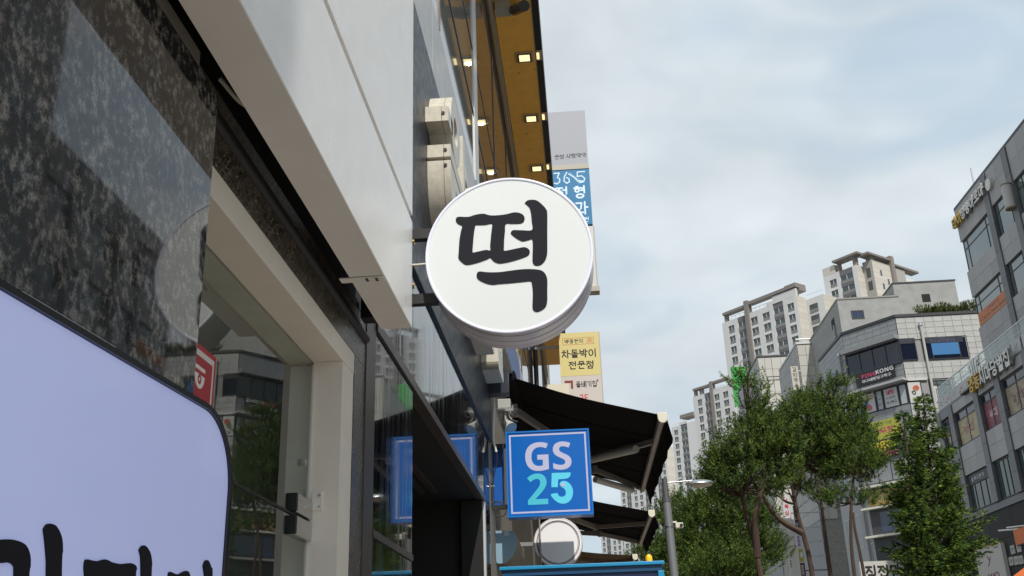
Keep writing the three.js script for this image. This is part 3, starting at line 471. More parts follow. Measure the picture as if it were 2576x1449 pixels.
{ // conduits and wires
  const z = -9.9, P = (a, b) => onZ(zS(a, b), z);
  const t = thing('wire_bundle', 'two cream conduits with thin black wires coiled below them', 'wires', P(190, 1240));
  put(t, 'conduit', tubeGeo([P(135, -320), P(138, 60), P(135, 240), P(105, 390)], 0.011), M.cable);
  put(t, 'conduit', tubeGeo([P(210, -330), P(205, 60), P(208, 240), P(245, 385)], 0.0125), M.cable);
  put(t, 'wire', tubeGeo([P(104, 385), P(120, 560), P(165, 760), P(190, 860)], 0.004), M.cableBlack);
  put(t, 'wire', tubeGeo([P(248, 380), P(255, 480), P(205, 740), P(188, 860), P(190, 1040)], 0.006), M.cableBlack);
  put(t, 'wire_coil', tubeGeo([P(195, 1060), P(260, 1035), P(350, 1070), P(380, 1150), P(340, 1230), P(260, 1235), P(205, 1170)], 0.005, 40, 8, true), M.cableBlack);
  put(t, 'wire_coil', tubeGeo([P(190, 1100), P(230, 1060), P(300, 1060), P(330, 1110), P(280, 1155), P(215, 1140)], 0.004, 30, 8, true), M.cableBlack);
  rod(t, 'wire_tie', M.steel, P(150, 838), P(225, 838), 0.006);
}
function awning(label, o, group) {
  const t = thing('awning', label, 'awning', V(o.xw, o.yf, (o.zn + o.zf) / 2), group), { zn, zf, xw, yw, xf, yf } = o;
  const sheet = (a, b, c, d, th) => { const g = new THREE.BufferGeometry(), n = b.clone().sub(a).cross(d.clone().sub(a)).normalize().multiplyScalar(th), P = [a, b, c, d, a.clone().add(n), b.clone().add(n), c.clone().add(n), d.clone().add(n)], ix = [0, 1, 2, 0, 2, 3, 4, 6, 5, 4, 7, 6, 0, 4, 5, 0, 5, 1, 1, 5, 6, 1, 6, 2, 2, 6, 7, 2, 7, 3, 3, 7, 4, 3, 4, 0], pos = [], uv = []; for (const i of ix) { pos.push(P[i].x, P[i].y, P[i].z); uv.push(P[i].z, P[i].x); } g.setAttribute('position', new THREE.Float32BufferAttribute(pos, 3)); g.setAttribute('uv', new THREE.Float32BufferAttribute(uv, 2)); g.computeVertexNormals(); return g; };
  { // cloth with a little sag and one seam per width
    const nu = 14, nv = 40, pos = [], uv = [], ix = []; for (let j = 0; j <= nv; j++) for (let i = 0; i <= nu; i++) { const a = i / nu, b = j / nv, sag = 0.035 * Math.sin(Math.PI * a) * (0.75 + 0.25 * Math.sin(b * 9 + 1)) + 0.006 * Math.sin(b * 31 + a * 5) * Math.sin(Math.PI * a); pos.push(xw + 0.06 + (xf - xw - 0.06) * a, yw + (yf - yw) * a - sag, zn + (zf - zn) * b); uv.push(zn + (zf - zn) * b, a * 1.8); if (i && j) { const k = j * (nu + 1) + i; ix.push(k, k - 1, k - nu - 2, k, k - nu - 2, k - nu - 1); } }
    const g = new THREE.BufferGeometry(); g.setAttribute('position', new THREE.Float32BufferAttribute(pos, 3)); g.setAttribute('uv', new THREE.Float32BufferAttribute(uv, 2)); g.setIndex(ix); g.computeVertexNormals(); const m = o.mat.clone(); m.side = THREE.DoubleSide; const fb = put(t, 'fabric', g, m);
    for (let q = 1.2; q < Math.abs(zf - zn) - 0.3; q += 1.2) put(fb, 'seam', tubeGeo([0, 0.25, 0.5, 0.75, 1].map((a) => V(xw + 0.06 + (xf - xw - 0.06) * a, yw + (yf - yw) * a - 0.035 * Math.sin(Math.PI * a) - 0.006, zn - q)), 0.006, 16, 5), o.mat);
  }
  const vx = xf + (o.vx ?? 0.09), vy = yf - (o.vh ?? 0.29);
  { // hanging valance with a shallow wave along its lower edge
    const n = 22, pos = [], ix = [], uv = []; for (let i = 0; i <= n; i++) { const q = i / n, z = zn + (zf - zn) * q, w = 0.012 * Math.sin(q * 34); for (const k of [0, 1]) { pos.push(xf + 0.03 + (vx - xf - 0.03) * k + w * k, yf + 0.01 + (vy - yf) * k, z); uv.push(z, k * 0.3); } if (i) ix.push(2 * i - 2, 2 * i - 1, 2 * i, 2 * i - 1, 2 * i + 1, 2 * i); }
    const g = new THREE.BufferGeometry(); g.setAttribute('position', new THREE.Float32BufferAttribute(pos, 3)); g.setAttribute('uv', new THREE.Float32BufferAttribute(uv, 2)); g.setIndex(ix); g.computeVertexNormals(); const m = o.mat.clone(); m.side = THREE.DoubleSide; put(t, 'valance', g, m);
  }
  put(t, 'front_bar', new RoundedBoxGeometry(0.075, 0.085, Math.abs(zf - zn) - 0.02, 2, 0.02), M.awnMetal, V(xf - 0.02, yf - 0.035, (zn + zf) / 2));
  const s = new THREE.Shape(); s.moveTo(-0.05, 0.05); s.lineTo(0.05, 0.05); s.lineTo(0.055, -0.01); s.bezierCurveTo(0.05, -0.07, -0.03, -0.08, -0.045, -0.02);
  put(t, 'end_cap', new THREE.ExtrudeGeometry(s, { depth: 0.035, bevelEnabled: true, bevelSize: 0.006, bevelThickness: 0.006, bevelSegments: 2 }), M.capCream, V(xf - 0.015, yf - 0.03, zn + 0.002));
  put(t, 'roller_housing', new RoundedBoxGeometry(0.16, 0.15, Math.abs(zf - zn), 2, 0.04), o.mat, V(xw + 0.02, yw + 0.02, (zn + zf) / 2));
  for (const [sh, el, fr] of o.arms) {
    const A = V(...sh), B = V(...el), C = V(...fr), m = o.armMat ?? M.awnMetal;
    const a = bar(t, 'upper_arm', m, A, B, 0.05, 0.085); bar(t, 'forearm', m, B, C, 0.045, 0.07); rod(t, 'elbow', M.awnMetal, B.clone().add(V(0, -0.055, 0)), B.clone().add(V(0, 0.055, 0)), 0.045, 14);
    rbox(t, 'arm_mount', M.awnMetal, A.x - 0.07, A.x + 0.03, A.y - 0.08, A.y + 0.08, A.z - 0.05, A.z + 0.05, 0.01);
  }
  for (const [p, q] of o.tubes ?? []) { const A = V(...p), B = V(...q); const m = rod(t, 'lamp_tube', M.tube, A, B, 0.05, 16); }
  return t;
}
awning('black awning with a folding arm and long lamps behind the square blue sign', { zn: -11.5, zf: -16.4, xw: -0.82, yw: 4.85, xf: 0.98, yf: 4.3, mat: M.awn, arms: [[[-0.78, 4.62, -12.2], [0.11, 4.42, -14.5], [0.96, 4.28, -12.8]], [[-0.78, 4.62, -16.0], [0.2, 4.40, -15.2], [0.92, 4.26, -16.2]]], tubes: [[[0.16, 4.30, -13.9], [0.72, 4.22, -12.95]], [[0.2, 4.28, -15.35], [0.78, 4.20, -16.0]]] }, 'shop awnings in a row');
awning('second black awning, lower, beyond the one with lamps', { zn: -17.3, zf: -21.6, xw: -0.82, yw: 4.55, xf: 1.15, yf: 4.04, vh: 0.25, mat: M.awn, armMat: M.awnArm, arms: [[[-0.78, 4.3, -17.8], [0.2, 4.10, -19.4], [1.12, 4.0, -18.4]], [[-0.78, 4.3, -21.2], [0.3, 4.12, -20.6], [1.12, 4.0, -21.3]]] }, 'shop awnings in a row');
awning('brown striped awning under the second black awning', { zn: -22.2, zf: -26.5, xw: -0.82, yw: 4.1, xf: 1.05, yf: 3.84, vh: 0.12, vx: 0.03, mat: M.awnBrown, armMat: M.awnArm, arms: [[[-0.78, 3.9, -22.6], [0.3, 3.85, -24.2], [1.0, 3.8, -22.9]]] }, 'shop awnings in a row');
awning('brown awning in front of far shops, lowest of the row', { zn: -27, zf: -31.5, xw: -0.82, yw: 3.85, xf: 1.0, yf: 3.5, vh: 0.15, vx: 0.03, mat: M.awnBrown, armMat: M.awnArm, arms: [[[-0.78, 3.6, -27.5], [0.3, 3.5, -29], [0.95, 3.45, -27.9]]] }, 'shop awnings in a row');
{ // round sign under the blue one, left blank
  const C = onZ(zJ(1095, 470), -11), r = 0.262, t = thing('round_sign', 'blank round sign with a thin dark red ring below the square blue sign', 'sign', C.clone());
  const dim = std(L(0.82, 0.81, 0.81), 0.5), lathe = new THREE.LatheGeometry([[r - 0.012, 0.004], [r - 0.006, 0], [r, 0.006], [r, 0.13], [0, 0.13]].map(([a, b]) => new THREE.Vector2(a, b)), 64).rotateX(-Math.PI / 2);
  put(t, 'drum', lathe, std(L(0.62, 0.56, 0.57), 0.5), C);
  put(t, 'sign_face', new THREE.CylinderGeometry(r - 0.011, r - 0.011, 0.01, 64).rotateX(Math.PI / 2), dim, C.clone().add(V(0, 0, -0.009)));
  put(t, 'ring', new THREE.TorusGeometry(r - 0.035, 0.004, 6, 64), std(L(0.09, 0.02, 0.04), 0.5), C.clone().add(V(0, 0, -0.003)));
  put(t, 'ring', new THREE.TorusGeometry(r - 0.047, 0.0025, 6, 64), std(L(0.03, 0.02, 0.06), 0.5), C.clone().add(V(0, 0, -0.003)));
  rod(t, 'hanger', M.awnArm, C.clone().add(V(-0.19, -0.3, 0.015)), C.clone().add(V(-0.19, 0.5, 0.015)), 0.008);
  bar(t, 'bracket', M.awnMetal, V(-0.9, C.y, C.z - 0.06), C.clone().add(V(-r + 0.002, 0, -0.06)), 0.04, 0.04);
}
{ // barrel canopy end
  const z = -10.34, s = new THREE.Shape(new Float32Array(0).length ? [] : pl('310,325 520,328 555,360 572,410 566,520 545,600 500,670 430,735 310,740').map(([a, b]) => { const q = onZ(zJ(a, b), z); return new THREE.Vector2(q.x, q.y); }));
  const q = onZ(zJ(310, 740), z), t = thing('barrel_canopy', 'small quarter-round canopy with pale blue end plate', 'canopy', V(q.x, q.y, z));
  put(t, 'end_plate', new THREE.ExtrudeGeometry(s, { depth: 0.012, bevelEnabled: false }), M.paleBlue, V(0, 0, z));
  put(t, 'shell', new THREE.ExtrudeGeometry(s, { depth: 1.3, bevelEnabled: false }), M.beige, V(0, 0, z - 1.302));
  const c = onZ(zJ(448, 352), z); box(t, 'clip', Q(0.5, 0.55, 0.56), c.x - 0.025, c.x + 0.025, c.y - 0.03, c.y + 0.02, z + 0.013, z + 0.018);
  box(t, 'wall_mount', M.awnMetal, -0.899, q.x - 0.001, q.y + 0.05, q.y + 0.32, z - 1.0, z - 0.05);
}
{ // blue kiosk
  const z = -8.8, f = new Face(0, z, 1, 0), a = f.uv(zJ(355, 775)), b = f.uv(zJ(2430, 707)), y1 = (a[1] + b[1]) / 2, x0 = a[0], x1 = b[0];
  const t = thing('kiosk', 'tall blue outdoor booth with light blue cap and navy front panel', 'kiosk', V((x0 + x1) / 2, 0.12, z - 0.4));
  rbox(t, 'cap', M.kiosk, x0, x1, y1 - 0.03, y1, z - 0.9, z + 0.02, 0.006); box(t, 'cornice', M.kioskDeep, x0 + 0.02, x1 - 0.02, y1 - 0.078, y1 - 0.0305, z - 0.88, z - 0.004);
  box(t, 'body', M.kioskDeep, x0 + 0.03, x1 - 0.03, 0.121, y1 - 0.079, z - 0.86, z - 0.03);
  for (const [p, q] of [[x0 + 0.02, x0 + 0.075], [x1 - 0.06, x1 - 0.008]]) rbox(t, 'post', M.kiosk, p, q, 0.122, y1 - 0.079, z - 0.03, z + 0.004, 0.006);
  box(t, 'front_panel', M.kioskPanel, x0 + 0.078, x1 - 0.063, 0.4, y1 - 0.1, z - 0.029, z - 0.016); box(t, 'panel_rail', M.kiosk, x0 + 0.078, x1 - 0.063, 0.122, 0.398, z - 0.029, z - 0.01);
  const c = onZ(zJ(2240, 700), z - 0.25), be = thing('beacon', 'small amber warning beacon on the blue booth', 'beacon', V(c.x, y1, z - 0.25));
  put(be, 'base', new THREE.CylinderGeometry(0.032, 0.036, 0.02, 18), M.black, V(c.x, y1 + 0.011, z - 0.25));
  put(be, 'lens', new THREE.LatheGeometry([[0.0, 0.062], [0.016, 0.058], [0.027, 0.045], [0.031, 0.02], [0.031, 0.0]].reverse().map(([p, q]) => new THREE.Vector2(p, q)), 20), phys(L(0.95, 0.52, 0.02), 0.25), V(c.x, y1 + 0.0215, z - 0.25));
}
{ // stack of projecting shop signs
  const z = -24, f = new Face(0, z, 1, 0), uL = f.uv([1379, 330])[0], uR = f.uv([1474, 330])[0];
  const frame = std(L(0.42, 0.39, 0.33), 0.6);
  const ys = { a: f.uv([1430, 280])[1], b: f.uv([1430, 415])[1], c: f.uv([1430, 427])[1], d: f.uv([1430, 567])[1], e: f.uv([1430, 572])[1], g: f.uv([1430, 724])[1], h: f.uv([1430, 736])[1] };
  const mount = (t, y0, y1) => { for (const y of [y0 + 0.2, y1 - 0.2]) f.box(t, 'wall_arm', M.awnMetal, -0.92, uL, y - 0.03, y + 0.03, -0.2, -0.14); };
  const w = Math.round(512 * (uR - uL) / (ys.a - ys.b));
  const white = canvasTex(w, 512, '#989ba3', (c) => { hangul(c, '운정', w * 0.13, 412, w * 0.125, w * 0.018, '#1e1f26', 1.05); hangul(c, '사랑약국', w * 0.43, 408, w * 0.13, w * 0.018, '#1e1f26', 1.05); });
  const t1 = thing('projecting_sign', 'grey white sign box with black lettering on top of the stack', 'sign', f.at(uL, ys.b)); f.sign(t1, 'sign_box', white, Q(0.45, 0.45, 0.46), uL, uR, ys.b, ys.a, -0.3, 0); f.box(t1, 'foot_trim', frame, uL - 0.01, uR + 0.012, ys.c + 0.002, ys.b - 0.002, -0.3, 0.02); mount(t1, ys.b, ys.a);
  const blue = canvasTex(320, 470, '#176f9f', (c) => {
    const g = c; g.strokeStyle = '#c8dbe6'; g.lineWidth = 10; g.lineCap = 'round'; g.lineJoin = 'round'; const line = (s) => { g.beginPath(); pl(s).forEach(([a, b], i) => (i ? g.lineTo(a, b) : g.moveTo(a, b))); g.stroke(); };
    line('30,24 72,24 55,60 74,76 72,100 50,116 28,108'); line('135,22 112,60 108,95 130,116 152,104 150,78 130,66'); line('150,36 190,66 222,104 260,104'); line('282,24 222,24 218,62 256,60 280,84 268,112 232,116'); for (let i = 0; i < 8; i++) { g.lineWidth = 4; g.beginPath(); g.moveTo(150 + i * 11, 36 + i * 9); g.lineTo(164 + i * 11, 30 + i * 9); g.stroke(); }
    hangul(c, '정', 36, 146, 100, 14, '#d2e2ea'); hangul(c, '형', 182, 146, 100, 14, '#d2e2ea'); hangul(c, '외', 36, 282, 100, 14, '#d2e2ea'); hangul(c, '과', 190, 282, 100, 14, '#d2e2ea'); hangul(c, '의원', 210, 410, 40, 6, '#d2e2ea');
  });
  const t2 = thing('projecting_sign', 'blue clinic sign with white lettering in the stack', 'sign', f.at(uL, ys.d)); f.sign(t2, 'sign_box', blue, Q(0.05, 0.2, 0.35), uL, uR + 0.012, ys.d, ys.c, -0.3, 0.004); mount(t2, ys.d, ys.c);
  const low = canvasTex(256, 384, '#c9c9c4', (c) => { c.fillStyle = '#4b6d60'; c.fillRect(20, 30, 216, 120); hangul(c, '한의원', 30, 190, 62, 9, '#3b4046'); c.fillStyle = '#2a2a2e'; c.font = 'bold 60px sans-serif'; c.fillText('3F', 170, 360); });
  const t3 = thing('projecting_sign', 'pale sign box, mostly hidden, under the blue clinic sign', 'sign', f.at(uL, ys.h)); f.sign(t3, 'sign_box', low, Q(0.4, 0.38, 0.33), uL, uR + 0.02, ys.g, ys.e, -0.3, 0.002); f.box(t3, 'frame_side', frame, uR + 0.022, uR + 0.045, ys.g, ys.e, -0.3, 0.012); f.box(t3, 'foot_trim', frame, uL, uR + 0.08, ys.h, ys.g - 0.002, -0.3, 0.02); mount(t3, ys.g, ys.e);
  const v1 = f.uv(zE(733, 42))[1], vm = f.uv(zE(740, 291))[1], v0 = vm - 1.35, q0 = f.uv(zE(508, 150))[0], q1 = f.uv(zE(738, 150))[0];
  const yel = canvasTex(440, 490, '#cfc283', (c) => {
    c.strokeStyle = '#b0643f'; c.lineWidth = 5; c.strokeRect(42, 62, 344, 74); hangul(c, '백종원의', 62, 76, 46, 6, '#2b2722', 1.18); c.strokeStyle = '#b5462f'; c.lineWidth = 5; const ln = (s) => { c.beginPath(); pl(s).forEach(([a, b], i) => (i ? c.lineTo(a, b) : c.moveTo(a, b))); c.stroke(); };
    ln('310,128 310,80 366,80 366,126'); ln('338,66 338,84 322,106'); ln('338,84 356,104'); ln('338,104 324,122'); ln('340,104 352,120');
    hangul(c, '차돌박이', 24, 196, 88, 13, '#23201c', 1.12); hangul(c, '전문점', 96, 330, 84, 13, '#23201c', 1.14);
  });
  const wh = canvasTex(440, 500, '#c4bdb9', (c) => { c.fillStyle = '#7c2f2b'; c.fillRect(40, 40, 90, 24); c.fillRect(106, 40, 24, 80); hangul(c, '돌배기집', 162, 54, 54, 8, '#2e2a29', 1.1); c.fillStyle = '#7c2f2b'; c.fillRect(396, 40, 12, 26); c.fillStyle = '#c0504a'; c.font = 'bold 90px sans-serif'; c.fillText('2F', 190, 240); });
  const t4 = thing('projecting_sign', 'yellow restaurant sign over a white panel with brush lettering', 'sign', f.at(q0, v0)); f.sign(t4, 'yellow_panel', yel, Q(0.5, 0.44, 0.2), q0, q1, vm + 0.002, v1, -0.3, 0); f.sign(t4, 'white_panel', wh, Q(0.4, 0.4, 0.38), q0, q1, v0, vm - 0.002, -0.3, 0); f.box(t4, 'frame_side', frame, q1 + 0.001, q1 + 0.03, v0, v1, -0.29, -0.02); for (const y of [v0 + 0.3, v1 - 0.3]) f.box(t4, 'wall_arm', M.awnMetal, -0.92, q0, y - 0.03, y + 0.03, -0.2, -0.14);
  // white sheet on top of the far awning
  const bx = thing('sign_board', 'small cream board under the yellow restaurant sign', 'sign board', V(0, 7.2, -23)); box(bx, 'board', M.capCream, f.uv(zE(430, 330))[0] * 23 / 24, f.uv(zE(560, 330))[0] * 23 / 24, 7.05, f.uv(zE(500, 328))[1] - 0.35, -23.1, -23.0); box(bx, 'wall_arm', M.awnMetal, -0.93, -0.3, 7.1, 7.16, -23.08, -23.03);
}
{ // beige block farther along the left side
  const t = thing('beige_building', 'beige building with grey pilasters beyond the orange canopy', 'building', V(-4, 0, -45));
  box(t, 'wall', M.beige, -8, -0.95, 0, 11, -30.01, -75);
  for (let i = 0; i < 8; i++) box(t, 'pilaster', M.concrete, -0.949, -0.86, 0, 11, -31 - i * 5, -31.5 - i * 5);
  for (let i = 0; i < 7; i++) for (const y of [4.2, 7.6]) box(t, 'window', M.winGlass, -0.949, -0.92, y, y + 1.9, -32.2 - i * 5, -35.3 - i * 5);
  const pp = thing('downpipe', 'dark downpipe on the wall beside the yellow restaurant sign', 'pipe', V(-0.8, 0, -29)); rod(pp, 'pipe', M.black, V(-0.84, 0.12, -20.5), V(-0.84, 9.4, -20.5), 0.05); for (const y of [2, 5, 8]) rod(pp, 'clip', M.zinc, V(-0.84, y, -20.5), V(-0.84, y + 0.06, -20.5), 0.062);
}
{ // street lamp with a small camera on it
  const z = -20, P = (a, b) => onZ(zT(a, b), z), j = P(402, 1100), top = P(386, 928), base = V(P(455, 1449).x + 0.02, 0, z);
  const t = thing('street_lamp', 'grey street lamp with a flat leaf-shaped head on a thin arm', 'street lamp', base);
  rod(t, 'pole', M.pole, base, j, 0.10, 20, 0.082); rod(t, 'upper_pole', M.poleDark, j, top, 0.062, 18, 0.052); rod(t, 'collar', M.poleDark, j.clone().add(V(0, -0.03, 0)), j.clone().add(V(0, 0.05, 0)), 0.09, 18);
  const a0 = P(400, 962), a1 = P(600, 945); rod(t, 'arm', M.chrome, a0, a1, 0.016);
  const hd = new THREE.SphereGeometry(1, 28, 12, 0, Math.PI * 2, 0, Math.PI / 2); hd.scale(0.29, 0.085, 0.15); const hc = P(660, 968); hc.y -= 0.01; put(t, 'lamp_head', hd, M.chrome, hc); const ls = new THREE.SphereGeometry(1, 24, 10, 0, Math.PI * 2, Math.PI / 2, Math.PI / 2); ls.scale(0.22, 0.06, 0.13); put(t, 'lens', ls, std(L(0.5, 0.42, 0.3), 0.2), hc.clone().add(V(0.03, -0.004, 0)));
  put(t, 'base_flange', new THREE.CylinderGeometry(0.18, 0.2, 0.06, 20), M.pole, V(base.x, 0.15, z)); rod(t, 'strap', M.chrome, P(420, 1298), P(420, 1303), 0.1);
  const c = thing('security_camera', 'pale box camera clamped to the street lamp pole', 'camera', P(480, 1290)); const c0 = P(470, 1280), c1 = P(530, 1290); rbox(c, 'camera_body', M.cable, c0.x, c1.x, c1.y - 0.05, c1.y + 0.05, z - 0.05, z + 0.06, 0.01); bar(c, 'bracket', M.cable, P(430, 1270), P(480, 1262), 0.03, 0.03); rod(c, 'camera_nose', M.black, P(515, 1292).add(V(0, 0, 0.06)), P(515, 1292).add(V(0, 0, 0.10)), 0.03);
}

// ------------------------------------------------------------------ right side of the street
const S = 1.4, sz = (z) => z * S, sy = (y) => 1.55 + (y - 1.55) * S;
function panels(f, th, name, mats, u0, u1, v0, v1, nu, nv, n0 = 0, n1 = 0.03, gap = 0.014, skip) {
  const w = (u1 - u0) / nu, h = (v1 - v0) / nv; let k = 0;
  for (let i = 0; i < nu; i++) for (let j = 0; j < nv; j++) {
    const a = u0 + i * w + gap / 2, b = u0 + (i + 1) * w - gap / 2, c = v0 + j * h + gap / 2, d = v0 + (j + 1) * h - gap / 2;
    if (skip && skip.some(([p, q, r, s]) => (a + b) / 2 > p && (a + b) / 2 < q && (c + d) / 2 > r && (c + d) / 2 < s)) continue;
    f.box(th, name, mats[Math.floor(rnd() * mats.length)], a, b, c, d, n0, n1 - 0.006 * rnd()); k++;
  }
  return k;
}
const greyTile = variants(0.35, 0.34, 0.345, 5, 0.10, 0.5, { map: rep(grimeTex, 1) }), darkTile = variants(0.125, 0.128, 0.14, 3, 0.10, 0.45, { map: rep(grimeTex, 1) }), baseStone = variants(0.013, 0.0135, 0.015, 4, 0.2, 0.75, { map: rep(grimeTex, 1) });
const mortar = std(L(0.11, 0.105, 0.105), 0.9), frameDark = std(L(0.03, 0.032, 0.036), 0.5);
const skyGlass = phys(L(0.11, 0.14, 0.14), 0.03, { ior: 2.2 }), greenGlass = phys(L(0.035, 0.06, 0.055), 0.04, { ior: 1.5 }), blueGlass = phys(L(0.012, 0.03, 0.075), 0.05, { ior: 1.7 }), darkBlueGlass = phys(L(0.008, 0.012, 0.028), 0.06, { ior: 1.6 });
const silver = std(L(0.52, 0.51, 0.48), 0.35, { metalness: 0.4 }), silverSide = std(L(0.22, 0.21, 0.19), 0.5), gold = std(L(0.42, 0.27, 0.03), 0.4);
function win(f, th, u0, u1, v0, v1, glass, opt = {}) {   // glazed opening with frame bars
  const g = f.box(th, 'window', glass, u0, u1, v0, v1, -0.02, 0.012), fm = opt.frame ?? frameDark, b = opt.b ?? 0.05, n1 = 0.045;
  f.box(g, 'frame', fm, u0, u1, v1 - b, v1, 0.0125, n1); f.box(g, 'frame', fm, u0, u1, v0, v0 + b, 0.0125, n1); f.box(g, 'frame', fm, u0, u0 + b, v0 + b, v1 - b, 0.0125, n1); f.box(g, 'frame', fm, u1 - b, u1, v0 + b, v1 - b, 0.0125, n1);
  for (const q of opt.mull ?? []) f.box(g, 'mullion', fm, u0 + (u1 - u0) * q - b / 2, u0 + (u1 - u0) * q + b / 2, v0 + b, v1 - b, 0.013, n1 - 0.002);
  for (const q of opt.trans ?? []) f.box(g, 'transom', fm, u0 + b, u1 - b, v0 + (v1 - v0) * q - b / 2, v0 + (v1 - v0) * q + b / 2, 0.0135, n1 - 0.004);
  return g;
}
{
  const fl = new Face(16 * S, 0, 0, 1), fu = new Face(18.6 * S, 0, 0, 1);
  const t = thing('grey_tiled_building', 'grey stone tiled commercial building with roof terrace and dark base', 'building', V(26, 0, -55));
  const zN = -32.8, zF = -45.12;
  // bodies
  put(t, 'lower_body', boxGeo(14, sy(11.72), sz(zN) - sz(zF) - 0.04), mortar, V(16 * S + 0.03 + 7, sy(11.72) / 2, (sz(zN) + sz(zF)) / 2));
  put(t, 'upper_body', boxGeo(11, sy(21.6) - sy(11.72), sz(zN) - sz(zF) - 0.06), mortar, V(18.6 * S + 0.03 + 5.5, (sy(21.6) + sy(11.72)) / 2, (sz(zN) + sz(zF)) / 2));
  fu.box(t, 'roof_coping', frameDark, sz(zF) - 0.06, sz(zN), sy(21.6), sy(21.6) + 0.22, -0.4, 0.12);
  const rowsU = [[18.45, 19.92], [15.7, 17.12]], baysU = [[-45.08, -41.62], [-41.06, -39.22], [-38.68, -35.22], [-34.68, -32.8]];
  for (const [a, b] of baysU) {
    const nu = Math.max(1, Math.round((b - a) * S / 1.25));
    for (const [c, d] of [[19.95, 21.58], [17.15, 18.42], [11.8, 15.67]]) panels(fu, t, 'wall_tile', greyTile, sz(a), sz(b), sy(c), sy(d), nu, Math.round((d - c) * S / 0.92), 0, 0.16);
    for (const [c, d] of rowsU) win(fu, t, sz(a) + 0.05, sz(b) - 0.03, sy(c), sy(d), skyGlass, { mull: [0.14, 0.82], trans: [0.72] });
  }
  for (const [a, b] of [[-41.6, -41.08], [-39.2, -38.7], [-35.2, -34.7]]) panels(fu, t, 'pilaster_stone', darkTile, sz(a), sz(b), sy(11.8), sy(21.58), 1, 8, 0, 0.24);
  // lower block
  const baysL = [[-43.05, -40.62], [-40.08, -38.38], [-37.82, -35.6], [-35.05, -32.8]];
  for (const [a, b] of baysL) { const nu = Math.max(2, Math.round((b - a) * S / 1.05)); for (const [c, d] of [[11.3, 11.7], [8.66, 9.84]]) panels(fl, t, 'wall_tile', greyTile, sz(a), sz(b), sy(c), sy(d), nu, c > 11 ? 1 : 2, 0, 0.16); }
  panels(fl, t, 'pilaster_stone', darkTile, sz(-45.1), sz(-44.66), sy(7.18), sy(11.7), 1, 6, 0, 0.18); panels(fl, t, 'pilaster_stone', darkTile, sz(-44.64), sz(-43.6), sy(8.68), sy(9.86), 1, 2, 0, 0.16); panels(fl, t, 'pilaster_stone', darkTile, sz(-44.64), sz(-43.6), sy(11.36), sy(11.7), 1, 1, 0, 0.16);
  for (const [a, b] of [[-43.56, -43.08], [-40.58, -40.1], [-38.34, -37.84], [-35.58, -35.07]]) panels(fl, t, 'pilaster_stone', darkTile, sz(a), sz(b), sy(7.18), sy(11.7), 1, 6, 0, 0.22);
  const poster = (bg, seed, cols, txt) => canvasTex(256, 220, bg, (c) => { seedState = seed; for (let i = 0; i < 46; i++) { c.fillStyle = cols[Math.floor(rnd() * cols.length)]; c.globalAlpha = rr(0.25, 0.8); c.beginPath(); c.ellipse(rr(0, 256), rr(40, 220), rr(5, 34), rr(4, 22), rr(0, 3), 0, 7); c.fill(); } c.globalAlpha = 1; if (txt) hangul(c, txt[0], 60, 80, 64, 10, txt[1], 1.05); });
  const wp = [[-44.6, -43.62, poster('#3a3335', 11, ['#6b4a50', '#8b5d66', '#2b2527'], ['볶', '#b7a5a8'])], [-43.02, -40.66, poster('#9b8f6e', 12, ['#8d5a55', '#a99d79', '#7b6a56', '#b3a780'], ['맛집', '#8a4a48'])], [-40.06, -38.4, poster('#6b2a38', 13, ['#7a3040', '#5b2330', '#8a4452'], ['부대', '#b99aa0'])], [-37.8, -35.62, poster('#8c7f68', 14, ['#6a5346', '#a3947a', '#77604f'], ['찌개', '#5a3a34'])], [-35.0, -32.9, poster('#8c7f68', 15, ['#6a5346', '#a3947a', '#77604f'])]];
  for (const [a, b, tx] of wp) { const g = win(fl, t, sz(a), sz(b), sy(9.88), sy(11.28), darkBlueGlass, { mull: [0.5], trans: [0.76], b: 0.06 }); fl.sign(g, 'window_poster', tx, frameDark, sz(a) + 0.07, sz(b) - 0.07, sy(9.92), sy(10.92), 0.0126, 0.016); }
  for (const [a, b] of [[-44.62, -43.6], [-43.02, -40.64], [-40.06, -38.4], [-37.8, -35.62], [-35.0, -32.9]]) { const g = win(fl, t, sz(a), sz(b), sy(7.2), sy(8.62), greenGlass, { mull: b - a > 1.5 ? [0.22, 0.48, 0.74] : [0.5], trans: [0.02] }); if (a < -40.1) { const tx = canvasTex(256, 64, '#1b1a20', (c) => { c.fillStyle = '#9aa0b4'; c.beginPath(); c.ellipse(50, 30, 9, 18, 0.3, 0, 7); c.fill(); if (b - a > 1.5) hangul(c, '족구본가', 70, 14, 28, 4, '#a9a9ad', 1.15); }); fl.sign(g, 'header_sign', tx, frameDark, sz(a) + 0.06, sz(b) - 0.06, sy(8.22), sy(8.58), 0.046, 0.07); } }
  fl.box(t, 'base_band', darkTile[0], sz(zF), sz(zN), sy(6.9), sy(7.16), 0, 0.1); panels(fl, t, 'base_stone', baseStone, sz(zF) + 0.02, sz(zN), 0.1, sy(6.88), 11, 6, 0, 0.04);
  // terrace: coping, glass rail
  fl.box(t, 'terrace_coping', darkTile[1], sz(zF) - 0.05, sz(zN), sy(11.72), sy(11.72) + 0.14, -3.5, 0.12);
  const rail = fl.box(t, 'hand_rail', M.zinc, sz(-45.0), sz(zN), sy(12.86), sy(12.86) + 0.06, -0.11, -0.05); fl.box(t, 'hand_rail', M.zinc, sz(-45.0), sz(zN), sy(12.52), sy(12.52) + 0.04, -0.09, -0.05);
  const railGlass = phys(L(0.72, 0.82, 0.8), 0.02, { transmission: 1, thickness: 0, ior: 1.5 });
